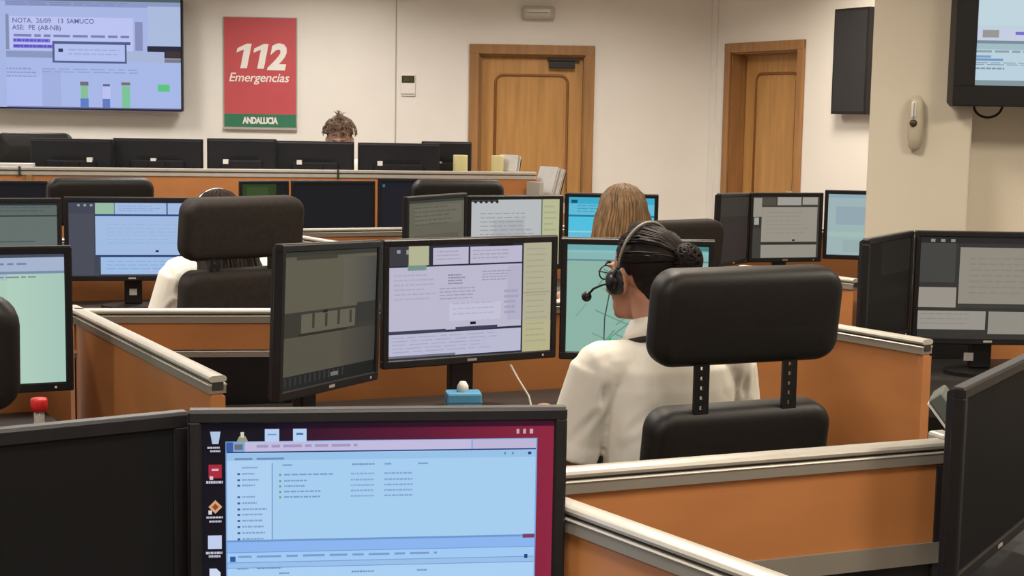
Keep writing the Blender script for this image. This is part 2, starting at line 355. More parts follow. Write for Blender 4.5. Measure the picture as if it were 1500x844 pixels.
def lines(u0, v0, u1, v1, n, c, th=.4, seed=0, fill=.7):
    """rows of small illegible writing"""
    rnd = random.Random(seed); out = []; dv = (v1-v0)/n
    for i in range(n):
        u = u0; end = u0+(u1-u0)*(fill+(1-fill)*rnd.random())
        while u < end:
            l = (u1-u0)*rnd.uniform(.05, .16); out.append((u, v0+dv*i, min(u+l, end), v0+dv*(i+th), c)); u += l+(u1-u0)*.025
    return out
SHARE = {}
def cached(key, fn):
    if key not in SHARE: SHARE[key] = fn()
    return SHARE[key]
def monitor(label, Lp, Rp, top, items, group, H=.335, bez=.018, base=DZ, tagpos=None, back=False, name='monitor', chin=.022, logo=True, lean=0):
    Lp = Vector(Lp); Rp = Vector(Rp); d = Rp-Lp; w = round(d.length, 3); c = (Lp+Rp)/2; rz = math.atan2(d.y, d.x)+(pi if back else 0)
    t = thing(name, label, 'monitor', (c.x, c.y, base), rz, group)
    t.rotation_euler[1] = lean
    z1 = top-base; z0 = z1-H; k = (w, round(z1, 3), H)
    def bezel():
        m = MB(); b = .003
        m.bevbox(-w/2, w/2, 0, .022, z1-bez, z1, b, seg=1); m.bevbox(-w/2, w/2, 0, .022, z0, z0+chin, b, seg=1)
        m.bevbox(-w/2, -w/2+bez, 0, .022, z0+chin-.004, z1-bez+.004, b, seg=1); m.bevbox(w/2-bez, w/2, 0, .022, z0+chin-.004, z1-bez+.004, b, seg=1)
        return m.mesh('bezel', M_black)
    bz = link('bezel', cached(('b',)+k, bezel), t)
    def lit_edge(): return MB().box(-w/2+.002, w/2-.002, .003, .020, z1-.0005, z1+.0015).mesh('lit_top_edge', M_lit_edge)  # thin pale strip painting the light from above along the bezel top
    link('lit_top_edge', cached(('l',)+k, lit_edge), bz)
    def shell():
        m = MB(); zc = (z0+z1)/2
        m.loft([[Vector((sx*(w/2-i), y, zc+sz*(H/2-i))) for sx, sz in ((-1, -1), (1, -1), (1, 1), (-1, 1))] for i, y in ((.004, .010), (.004, .024), (.009, .032), (.013, .034))])
        m.bevbox(-w*.30, w*.30, .030, .056, z0+H*.18, z0+H*.62, .008, seg=1)
        for q in range(7): m.box(-w*.22, w*.22, .034, .036, z1-.10-q*.008, z1-.096-q*.008)
        return m.mesh('rear_housing', M_backshell)
    link('rear_housing', cached(('s',)+k, shell), t)
    sw, sh = w-2*bez, H-bez-chin
    s = link('screen', rects_mesh(sw, sh, items), t); s.location = (0, .006, z0+chin)
    if logo:
        MB().box(-.014, .014, -.0006, .001, z0+chin*.35, z0+chin*.65).build('logo_badge', M_grey, bz)
        MB().box(w/2-.045, w/2-.040, -.0006, .001, z0+chin*.35, z0+chin*.6).build('power_light', M_white, bz)
    def neck():
        m = MB(); m.bevbox(-.035, .035, .058, .085, .012, z0+H*.45, .004, seg=1); m.bevbox(-.05, .05, .05, .066, z0+H*.3, z0+H*.6, .003, seg=1); return m.mesh('stand_neck', M_black)
    link('stand_neck', cached(('n',)+k, neck), t)
    def foot():
        m = MB(); n = 20; m.prism([(.125*cos(2*pi*i/n), .03+.095*sin(2*pi*i/n)) for i in range(n)], 0, .012); return m.mesh('stand_base', M_black)
    link('stand_base', cached(('f',), foot), t)
    if tagpos: 
        x, z = tagpos; y = .058 if back else .056
        MB().box(x-.015, x+.015, (.034 if back else .055), (.062 if back else .0585), z-.013, z+.013).build('white_tag', M_white, t)
    return t
OFF = [(0, 0, 1, 1, (15, 13, 12))]
# -- foreground file-window screen
def px(x0, y0, x1, y1, *c): return ((x0-293)/522, (y0-614)/312, (x1-293)/522, (y1-614)/312, *c)
A = [(0, 0, 1, 1.0, (13, 11, 24), (26, 10, 32)), px(400, 614, 620, 930, (24, 12, 36), (92, 20, 50)), px(620, 614, 815, 930, (92, 20, 50), (140, 34, 62)),
     px(400, 614, 815, 622, (22, 14, 34), (60, 18, 40)), px(327, 640, 790, 792, (120, 165, 215)), px(329, 656, 788, 790, (164, 204, 238)),
     px(355, 641, 690, 655, (192, 186, 220)), px(692, 641, 788, 655, (188, 180, 214)), px(329, 655, 788, 657, (40, 60, 120)),
     px(329, 658, 788, 668, (150, 192, 230)), px(329, 668, 394, 790, (172, 206, 240)), px(394, 672, 395.5, 788, (120, 150, 190)),
     px(327, 785, 790, 930, (110, 150, 205)), px(329, 788, 788, 803, (138, 180, 238)), px(329, 804, 788, 818, (160, 200, 242)), px(329, 819, 788, 826, (150, 190, 232)), px(329, 827, 788, 925, (168, 206, 242)),
     px(328, 641, 338, 655, (60, 90, 160)), px(340, 644, 352, 652, (110, 110, 110)),
     px(340, 664, 366, 667, (110, 140, 180)), px(372, 664, 412, 667, (110, 140, 180))]
A += [px(758, 626, 762, 633, (190, 170, 180)), px(768, 626, 772, 633, (190, 170, 180)), px(778, 626, 783, 633, (200, 170, 180)), px(770, 784, 788, 790, (120, 60, 100)), px(776, 660, 781, 664, (30, 60, 120)), px(773, 815, 778, 821, (30, 60, 120)), px(740, 660, 742, 664, (90, 120, 170)), px(752, 660, 754, 664, (90, 120, 170)), px(333, 809, 341, 817, (40, 90, 160))]
A += [px(344, y, 348, y+3, (60, 90, 140)) for y in (686, 695, 703, 720, 729, 738, 746, 755, 764, 773, 782)]
for i, y in enumerate((677, 686, 695, 703, 720, 729, 738, 746, 755, 764, 773, 782)):
    A += lines(*px(351, y, 351+(38 if i > 5 else 24), y+3)[:4], 1, (128, 158, 200), .8, i)
for i, y in enumerate((688, 697, 705, 713, 721)):
    A += [px(405, y, 408, y+3, (110, 150, 120))]+lines(*px(412, y, (484, 446, 443, 466, 465)[i], y+3)[:4], 1, (122, 156, 198), .8, 20+i, 1)
    A += lines(*px(510, y, 547, y+3)[:4], 1, (132, 168, 206), .8, 40+i, .9)+lines(*px(560, y, 603, y+3)[:4], 1, (128, 164, 204), .8, 60+i, .95)
for x0, x1 in ((410, 424), (512, 545), (560, 570), (610, 625)): A += lines(*px(x0, 674, x1, 677)[:4], 1, (110, 145, 185), .8, x0, 1)
for x0, x1 in ((343, 360), (372, 408), (405, 420), (512, 545), (610, 625)): A += lines(*px(x0, 834 if x0 > 400 else 826, x1, 837 if x0 > 400 else 829)[:4], 1, (110, 145, 185), .8, x0, 1)
A += lines(*px(345, 808, 640, 812)[:4], 1, (120, 155, 205), .8, 7, 1)
A += lines(*px(372, 645, 560, 650)[:4], 1, (160, 150, 190), .8, 9, .6)
def icon(x, y, c, w=16, h=18, lab=True, seed=0, two=True):
    o = [px(x-w/2, y-h/2, x+w/2, y+h/2, c)]
    if lab:
        o += lines(*px(x-13, y+h/2+4, x+13, y+h/2+8)[:4], 1, (190, 190, 205), .9, seed, .9)
        if two: o += lines(*px(x-9, y+h/2+9, x+9, y+h/2+13)[:4], 1, (180, 180, 200), .9, seed+1, .9)
    return o
def pp(c, *q): return ('p', [((x-293)/522, (y-614)/312) for x, y in q][::-1], c)
A += [pp((175, 195, 225), (305, 625), (320, 625), (317, 643), (308, 643))]+lines(*px(301, 647, 325, 650)[:4], 1, (190, 190, 205), .9, 1)+lines(*px(305, 652, 320, 655)[:4], 1, (190, 190, 205), .9, 2)
A += icon(312, 683, (165, 40, 60), 19, 20, True, 3, False)+[px(304, 690, 309, 695, (220, 190, 200)), px(307, 679, 317, 682, (225, 180, 185))]
A += [pp((210, 160, 120), (312, 725), (322, 735), (312, 745), (302, 735)), pp((140, 70, 40), (312, 730), (317, 735), (312, 740), (307, 735)), px(302, 740, 307, 746, (210, 210, 220))]+lines(*px(299, 749, 326, 752)[:4], 1, (190, 190, 205), .9, 5)+lines(*px(303, 755, 322, 758)[:4], 1, (190, 190, 205), .9, 6)
A += icon(311, 787, (190, 205, 235), 20, 20, True, 8)
A += [pp((205, 215, 240), (303, 826), (313, 826), (319, 832), (319, 848), (303, 848))]
A += [pp((150, 150, 120), (343, 640), (360, 640), (356, 632), (347, 632)), px(349, 626, 354, 634, (205, 205, 190))]
A += [px(384, 622, 405, 641, (180, 205, 240)), px(388, 629, 401, 631, (110, 150, 200)), px(425, 622, 445, 641, (180, 210, 240)), px(430, 628, 440, 631, (70, 110, 170))]
G1 = 'workstation monitors'
monitor('large foreground monitor showing a pale blue file window on crimson wallpaper', (-.432, 1.98), (.0805, 2.05), 1.144, A, G1)
monitor('near black angled monitor with dark screen at bottom left', (-.872, 1.737), (-.438, 2.018), 1.135, OFF, G1, bez=.022)
monitor('near black angled monitor with dark screen at bottom right edge', (.738, 2.40), (1.03, 2.85), 1.118, OFF, G1, bez=.02)
# -- centre workstation
random.seed(7)
dimw = [(0, 0, 1, 1, (92, 88, 74)), (0, 0, 1, .035, (56, 56, 48)), (.12, .03, .55, .06, (64, 62, 52)), (.62, .06, 1, .42, (96, 92, 80), (72, 72, 68)), (0, .44, 1, .62, (56, 54, 48)), (.18, .46, .76, .60, (96, 92, 78)), (.78, .42, 1, .58, (50, 50, 46)),
        (0, .62, 1, .9, (84, 80, 68)), (0, .9, 1, 1, (34, 36, 36), (24, 26, 26)), (.60, .62, 1, .9, (80, 76, 66), (58, 57, 52)), (.15, .605, .66, .62, (40, 38, 34))]
dimw += [(.29+.135*i, .46+.01*(i % 2), .315+.135*i, .57, (58, 54, 46)) for i in range(4)]+[(.4, .445, .45, .465, (30, 30, 28))]
dimw += [(.02+.05*i, .91, .04+.05*i, .97, (48, 50, 50)) for i in range(13)]+[(.5, .93, .58, .96, (110, 110, 104))]
monitor('dim olive-screen monitor turned sideways at the left of the centre workstation', (-.505, 3.20), (-.329, 3.65), 1.246, dimw, G1, H=.344, lean=R(3.0))
lil = (186, 182, 204); yel = (176, 172, 146)
ctr = [(0, 0, 1, 1, (44, 44, 60)), (0, 0, .13, .17, (58, 58, 64)), (.115, .0, .235, .17, (176, 178, 146)), (.26, .02, .475, .17, lil), (.485, .02, .81, .17, lil), (.82, .0, 1, 1, yel), (.0, .185, .81, .755, lil), (.0, .775, .81, .985, (184, 184, 208)),
       (.11, .17, .22, .215, (116, 146, 138)), (.49, .695, .525, .72, (16, 16, 30)), (.6, 0, .75, .02, (24, 24, 34)), (0, .745, .34, .775, (60, 60, 84)), (.4, .735, .66, .765, (60, 60, 84)), (0, .965, .4, .985, (110, 112, 130)), (.82, .45, 1, .46, (150, 148, 130)), (.36, .52, .68, .68, (194, 192, 212)), (.72, .2, .81, .7, (178, 174, 198))]
ctr += [(.045, .03, .065, .06, (150, 150, 150)), (.10, .03, .115, .07, (150, 150, 150)), (.82, .72, 1, 1, (180, 176, 138))]
ctr += lines(.35, .26, .46, .36, 4, (134, 132, 158), .5, 1)+lines(.56, .24, .74, .34, 4, (152, 150, 174), .4, 2)+lines(.30, .38, .58, .50, 4, (156, 154, 178), .35, 3)+lines(.03, .25, .28, .5, 6, (170, 166, 190), .3, 4)+lines(.38, .52, .66, .66, 3, (172, 170, 192), .2, 6)+lines(.28, .05, .45, .15, 3, (160, 158, 180), .3, 7)+lines(.5, .05, .79, .15, 3, (160, 156, 178), .3, 8)+lines(.02, .80, .78, .96, 5, (164, 164, 190), .25, 9)+lines(.84, .05, .98, .95, 17, (160, 156, 128), .2, 10)+lines(.7, .42, .8, .66, 5, (160, 158, 182), .5, 12)
monitor('bright lilac-screen monitor with a yellow column at the centre workstation', (-.332, 3.85), (.125, 4.10), 1.218, ctr, G1, H=.338)
tq = (140, 178, 166)
jm = [(0, 0, 1, 1, tq), (0, 0, 1, .05, (110, 168, 172)), (0, .05, 1, .075, (140, 186, 186)), (0, .075, 1, .16, (134, 180, 176)), (0, .135, 1, .15, (100, 136, 142))]
def seg(u0, v0, u1, v1, w, c):
    d = Vector((u1-u0, v1-v0)).normalized()*w; n = (-d.y, d.x); return ('p', [(u0+n[0], v0+n[1]), (u1+n[0], v1+n[1]), (u1-n[0], v1-n[1]), (u0-n[0], v0-n[1])], c)
rnd = random.Random(3)
for i in range(26):
    u, v = rnd.uniform(.02, .8), rnd.uniform(.2, .95); a = rnd.choice((.7, -.8, .5, -1.0)); l = rnd.uniform(.06, .3)
    u1, v1 = u+l*cos(a), v+l*sin(a)
    if 0 < u1 < 1 and .17 < v1 < 1: jm.append(seg(u, v, u1, v1, .006, rnd.choice(((118, 158, 140), (156, 186, 168), (128, 166, 146), (108, 150, 130)))))
jm += [('p', [(.25, .95), (.33, .84), (.31, .98)], (40, 170, 90)), (.9, .0, 1, .04, (60, 130, 120))]
monitor('turquoise map-screen monitor partly behind the headset wearer', (.133, 4.115), (.556, 4.10), 1.211, jm, G1, H=.338)
# -- left edge
gr = [(0, 0, 1, 1, (172, 202, 184)), (0, 0, 1, .025, (70, 76, 92)), (0, .025, 1, .13, (164, 178, 204)), (0, .13, 1, .15, (120, 138, 170)), (0, .15, 1, .20, (166, 190, 196)), (.7, .15, 1, 1, (176, 206, 188), (164, 196, 184))]
gr += lines(.3, .065, .95, .085, 1, (116, 128, 166), .7, 3)+lines(.4, .168, .85, .182, 1, (120, 142, 152), .8, 5, 1)
monitor('pale green-screen monitor cut by the left edge, behind a black headrest', (-1.50, 3.42), (-1.061, 3.60), 1.212, gr, G1, H=.352)
ge = [(0, 0, 1, 1, (92, 104, 100)), (0, 0, 1, .03, (40, 48, 50)), (0, .16, 1, .18, (52, 60, 58)), (0, .18, 1, 1, (98, 110, 106)), (0, .5, .8, .52, (80, 92, 88))]+lines(.4, .05, .95, .14, 2, (78, 90, 86), .3, 2)
monitor('grey-green screen monitor at far left behind the pale green one', (-2.203, 5.75), (-1.777, 5.90), 1.184, ge, G1)
bl = (160, 186, 224)
bf = [(0, 0, 1, 1, (64, 68, 82)), (.21, .0, .36, .165, (150, 186, 160)), (.365, 0, .78, .165, bl), (.79, 0, 1, .165, bl), (.21, .19, 1, .72, bl), (.25, .75, 1, .985, (158, 188, 228)), (.21, .165, 1, .19, (40, 60, 120)), (.21, .72, 1, .75, (44, 62, 110)), (0, .16, .2, 1, (72, 76, 88)), (.69, .655, .715, .68, (20, 20, 40)), (0, 0, 1, .012, (40, 44, 70))]
bf += [(.07+.05*i, .03, .09+.05*i, .06, (150, 150, 160)) for i in range(3)]+lines(.4, .05, .75, .14, 3, (140, 164, 208), .3, 1)+lines(.3, .3, .95, .6, 6, (150, 176, 218), .25, 2)+lines(.3, .8, .9, .95, 3, (140, 170, 212), .3, 3)
monitor('blue-white screen monitor left of the seated person in cream sleeve', (-1.784, 5.95), (-1.271, 6.05), 1.186, bf, G1, tagpos=(0, .06))
monitor('blue screen monitor mostly hidden behind the left chair headrest', (-1.255, 6.05), (-.87, 5.96), 1.188, [(0, 0, 1, 1, (150, 184, 236)), (0, 0, 1, .1, (60, 80, 160)), (0, .9, 1, 1, (140, 176, 236))]+lines(.1, .2, .9, .8, 8, (130, 164, 220), .3, 4), G1)
# -- row behind centre
rr = [(0, 0, 1, 1, (98, 96, 82)), (0, 0, 1, .04, (60, 60, 52)), (.1, .08, .95, .35, (106, 104, 90)), (.1, .5, .9, .9, (90, 88, 76))]+lines(.1, .1, .9, .4, 5, (88, 86, 74), .3, 1)
monitor('dim olive-screen monitor at the left of the far middle workstation', (-.438, 6.20), (-.202, 6.60), 1.196, rr, G1)
sr = [(0, 0, 1, 1, (182, 186, 188)), (.8, 0, 1, 1, (182, 184, 146)), (.79, 0, .805, 1, (110, 116, 110)), (0, 0, .3, .03, (60, 62, 66)), (.25, .3, .6, .6, (170, 174, 178))]+lines(.1, .2, .75, .7, 8, (150, 154, 160), .25, 3)+lines(.82, .1, .97, .9, 9, (160, 162, 130), .25, 4)+[(.03+.06*i, .015, .06+.06*i, .05, (30, 30, 34)) for i in range(5)]
monitor('grey-white screen monitor with yellow column at the far middle workstation', (-.199, 6.60), (.227, 6.80), 1.183, sr, G1)
tt = [(0, 0, 1, 1, (96, 186, 214)), (0, 0, 1, .1, (60, 168, 200)), (0, .27, 1, .30, (40, 120, 150)), (0, .3, 1, .5, (80, 190, 222)), (.03, .04, .1, .09, (20, 80, 110)), (0, .52, 1, .54, (140, 210, 226))]+lines(.1, .12, .9, .25, 3, (70, 160, 190), .4, 5)
monitor('cyan-screen monitor behind the blond-haired person', (.233, 6.80), (.657, 6.80), 1.193, tt, G1)
# -- right of centre, by the pillar
oo = [(0, 0, 1, 1, (46, 42, 38)), (0, 0, 1, .3, (54, 50, 44)), (0, .4, 1, 1, (50, 42, 40))]
monitor('dark-screen angled monitor left of the grey screens by the pillar', (.934, 6.80), (1.134, 7.20), 1.194, oo, G1, lean=R(2))
gg = (150, 144, 132)
pg = [(0, 0, 1, 1, (64, 62, 58)), (0, .02, .13, .33, gg), (0, .33, .12, .52, (54, 50, 44)), (.02, .34, .09, .46, (160, 158, 150)), (.14, .02, .34, .14, (78, 74, 64)), (.36, .01, .72, .14, (158, 154, 146)), (.74, .01, .97, .13, (156, 152, 144)), (.13, .17, .97, .74, gg), (.13, .79, .97, 1, (146, 142, 132)), (.13, .755, .97, .775, (44, 42, 38)), (.60, .70, .64, .73, (40, 36, 34))]+lines(.2, .25, .9, .65, 6, (140, 134, 124), .25, 8)
monitor('grey-screen monitor with window panes left of the pillar', (1.136, 7.20), (1.507, 7.30), 1.188, pg, G1)
qg = [(0, 0, 1, 1, (156, 178, 180)), (0, 0, 1, .06, (140, 168, 182)), (.1, .2, .6, .5, (146, 166, 176)), (0, .62, 1, .7, (160, 188, 178)), (.2, .75, .8, .95, (150, 172, 170)), (.6, .1, .9, .6, (160, 186, 176))]
monitor('pale turquoise-screen monitor cut off by the pillar edge', (1.512, 7.30), (1.92, 7.22), 1.203, qg, G1)
# -- right edge
mm = [(0, 0, 1, 1, (26, 23, 19)), (.3, 0, 1, .35, (34, 30, 26)), (0, .6, 1, 1, (22, 18, 15))]
monitor('dark-screen angled monitor below the cream pillar', (1.042, 4.38), (1.272, 4.745), 1.20, mm, G1)
g2 = (142, 135, 124)
ng = [(0, 0, 1, 1, (52, 50, 48)), (.28, .1, 1, .66, g2), (.0, .5, .265, .70, (150, 144, 134)), (0, .735, .48, .92, (150, 145, 136)), (.5, .735, 1, .96, (142, 138, 128)), (0, .02, .25, .45, (66, 66, 64)), (.80, .61, .835, .635, (20, 18, 16)), (0, 0, 1, .06, (40, 38, 40)), (.28, .67, 1, .70, (60, 58, 52))]
ng += [(.07+.07*i, .02, .1+.07*i, .05, (140, 138, 134)) for i in range(3)]+lines(.35, .2, .95, .6, 7, (134, 127, 116), .25, 4)+lines(.02, .76, .46, .9, 3, (136, 130, 122), .2, 3)
monitor('grey-screen monitor with window panes at the right edge, below the wall television', (1.278, 4.75), (1.77, 4.76), 1.20, ng, G1, tagpos=(-.04, .05), H=.362)
# -- screens in front of the counter
dk = [(0, 0, 1, 1, (24, 25, 30)), (0, .8, 1, 1, (30, 24, 26))]
monitor('black-screen monitor at the left edge below the counter', (-3.01, 7.93), (-2.49, 8.02), 1.144, dk, G1)
monitor('monitor with a green-tinted screen above the left chair headrest', (-1.443, 7.90), (-1.195, 8.0), 1.169, [(0, 0, 1, 1, (44, 62, 34)), (.78, 0, 1, 1, (24, 28, 26)), (.1, .05, .6, .4, (54, 74, 40))], G1)
monitor('black-screen monitor below the counter, right of the green-tinted one', (-1.186, 8.0), (-.746, 8.10), 1.171, dk, G1)
monitor('blue-black screen monitor below the counter beside a far black headrest', (-.734, 8.10), (-.26, 8.12), 1.187, [(0, 0, 1, 1, (26, 28, 36)), (.02, .05, .05, .1, (40, 110, 130))], G1)
# -- backs of the monitors on the raised row
CB = .96
for lb, Lp, Rp, tz, tx in [('monitor seen from behind at the left end of the counter, beside a rounded chair back', (-2.795, 8.72), (-2.325, 8.74), 1.355, -.11),
        ('second monitor back from the left along the counter', (-2.335, 8.79), (-1.815, 8.80), 1.363, .02),
        ('third monitor back from the left along the counter, right of the first white gap', (-1.795, 8.81), (-1.395, 8.85), 1.370, .09),
        ('fourth monitor back along the counter, in front of the woman with tousled hair', (-1.405, 8.91), (-.948, 8.93), 1.361, .09),
        ('fifth monitor back along the counter, left of the yellow mug', (-.930, 8.96), (-.445, 8.99), 1.357, .11),
        ('last monitor back at the right end of the counter, behind the yellow mug', (-.436, 9.03), (-.262, 9.12), 1.369, .05)]:
    if lb.startswith('last'): Lp = (-.56, 8.995+.08); Rp = (-.262, 9.13)
    monitor(lb, Lp, Rp, tz, [(0, 0, 1, 1, (90, 100, 120))], 'monitor backs along the counter', base=CB, tagpos=(tx, 1.238-CB), back=True, logo=False, H=.32)
# ------------------------------------------------------------------ high counter
cA, cBv = Vector((-3.6, 8.215)), Vector((.129, 8.90)); cd = cBv-cA
t = thing('counter', 'long orange counter with pale aluminium rail, raised at the back of the room', 'counter', (cA.x, cA.y, 0), math.atan2(cd.y, cd.x)); CL = cd.length
MB().box(0, CL, -.012, .012, .05, 1.16).build('front_board', M_orange, t)
rl = MB(); rl.bevbox(0, CL, -.022, .024, 1.185, 1.204, .004, seg=1); rl.bevbox(0, CL, -.017, .02, 1.158, 1.186, .003, seg=1); rl = rl.build('top_rail', M_alu, t)
MB().box(0, CL, -.0185, -.0165, 1.182, 1.187).build('rail_groove', M_slot, rl)
for s in (.86, 2.02+.60): MB().box(s, s+.012, -.024, .02, 1.156, 1.206).build('rail_joint', M_slot, rl)
MB().box(.02, CL-.02, .024, .20, 1.165, 1.195).build('ledge', mat('ledge_laminate', (.45, .38, .28), .5), t)
MB().box(.02, CL-.02, .20, .66, CB-.03, CB).build('desk_top', M_desk, t)
MB().box(CL-.014, CL+.003, -.014, .66, .05, 1.16).build('end_board', M_orange, t)
MB().box(.9, .93, -.02, -.012, .2, 1.16).build('front_post', M_frame, t)
MB().box(2.93, 2.945, -.02, -.012, .2, 1.16).build('front_post', M_orange, t)
# ------------------------------------------------------------------ chairs
def make_chair(label, fab, loc, rz, dz=0, up=0, hup=0):
    t = thing('office_chair', label, 'chair', loc, rz, group='black operator chairs'); first = True
    Mh = Matrix.Translation((0, -.275, 1.118+hup))@Matrix.Rotation(R(7), 4, 'X')
    hr = MB().cushion(.462, .212, .085, .052, .03, bend=-.018, M=Mh).build('headrest', fab, t, True)
    for s in (-.112, .112):   # flat metal posts with punched holes
        m = MB(); y0, y1 = -.288, -.280; w = .018
        Mp = Matrix.Translation((s, 0, 0))
        m.box(-w, -.0045, y0, y1, .84, 1.08, Mp); m.box(.0045, w, y0, y1, .84, 1.08, Mp)
        z = .84
        while z < 1.08: m.box(-.0045, .0045, y0, y1, z, min(z+.0135, 1.08), Mp); z += .0215
        m.build('headrest_post', M_post, t)
    Mb = Matrix.Translation((0, -.235-up*.1, .705+up))@Matrix.Rotation(R(8), 4, 'X')
    MB().cushion(.455, .43, .085, .05, .03, bend=-.02, M=Mb).build('backrest', fab, t, True)
    MB().cushion(.50, .48, .09, .07, .035, M=Matrix.Translation((0, .03, .42))@Matrix.Rotation(pi/2, 4, 'X')).build('seat', fab, t, True)
    MB().tube([(0, -.30, .62), (0, -.31, .45), (0, -.25, .36), (0, -.05, .35)], .022, 8).build('back_bracket', M_post, t, True)
    for s in (-1, 1):
        am = MB().tube([(s*.20, -.02, .36), (s*.28, -.02, .38), (s*.285, -.02, .60)], .016, 8).build('armrest_support', M_post, t, True)
        MB().cushion(.075, .24, .03, .03, .012, c=(s*.285, 0, 0), M=Matrix.Translation((0, .03, .615))@Matrix.Rotation(pi/2, 4, 'X')).build('arm_pad', M_black, am, True)
    for o in t.children: o.location.z += dz
    MB().lathe([(.03, .08), (.03, .25), (.022, .25), (.022, .37+dz)], 14).build('gas_column', M_post, t, True)
    for k in range(5):
        a = 2*pi*k/5+.3; c, s_ = cos(a), sin(a)
        lg = MB().tube([(0, 0, .11), (.14*c, .14*s_, .10), (.29*c, .29*s_, .075)], [.026, .022, .016], 8).build('base_leg', M_post, t, True)
        MB().lathe([(.012, -.012), (.026, -.011), (.026, .011), (.012, .012)], 14, M=Matrix.Translation((.29*c, .29*s_, .027))@Matrix.Rotation(a+pi/2, 4, 'Z')@Matrix.Rotation(pi/2, 4, 'Y')).build('caster', M_black, lg, True)
    return t
make_chair('large black chair with headrest on punched posts behind the headset wearer', M_fabric, (.405, 3.51, 0), R(23))
make_chair('dark brown-black chair with wide headrest hiding the seated person at left', M_fabric2, (-1.10, 5.32, 0), R(40), 0, .085, .026)
make_chair('black chair headrest below the blond hair, right of the dark-haired head', M_fabric2, (.465, 6.0, 0), R(36), -.075)
make_chair('black chair with wide headrest at left in front of the orange counter', M_fabric, (-1.95, 6.90, 0), R(26), .01)
make_chair('black chair headrest in front of the counter, below the yellow mug', M_fabric, (-.335, 7.74, 0), R(12), -.01)
make_chair('black chair whose rounded headrest enters at the left edge, before the pale green screen', M_fabric, (-1.21, 2.85, 0), R(23), -.015)
make_chair('black chair with rounded top at the far left behind the counter', M_fabric, (-2.97, 9.15, .22), R(186), -.07)
# ------------------------------------------------------------------ people
def strands(mb, paths, r, n=5):
    for p in paths: mb.tube(p, [r*(.55+.45*sin(pi*(.15+.8*i/(len(p)-1)))) for i in range(len(p))], n)
def hand(mb, wrist, fwd, side, palm_down=True):
    f = Vector(fwd).normalized(); s = Vector((f.y, -f.x, 0)).normalized()*side; u = Vector((0, 0, 1)); w = Vector(wrist)
    mb.limb([w, w+f*.045, w+f*.085], [.022, .030, .028], 10)
    mb.limb([w+f*.04-s*.018, w+f*.09-s*.022], [.018, .014], 8); mb.limb([w+f*.04+s*.018, w+f*.088+s*.024], [.018, .014], 8)
    for k, (o, l) in enumerate(((-.030, .066), (-.010, .076), (.011, .070), (.032, .054))):
        b = w+f*.085+s*o
        mb.limb([b, b+f*l*.45+u*.008+s*o*.1, b+f*l*.8-u*.004+s*o*.15, b+f*l-u*.016+s*o*.18], [.0095, .0088, .008, .007], 8)
    b = w+f*.03-s*.028; mb.limb([b, b+f*.03-s*.025, b+f*.062-s*.03-u*.006], [.012, .0105, .008], 8)
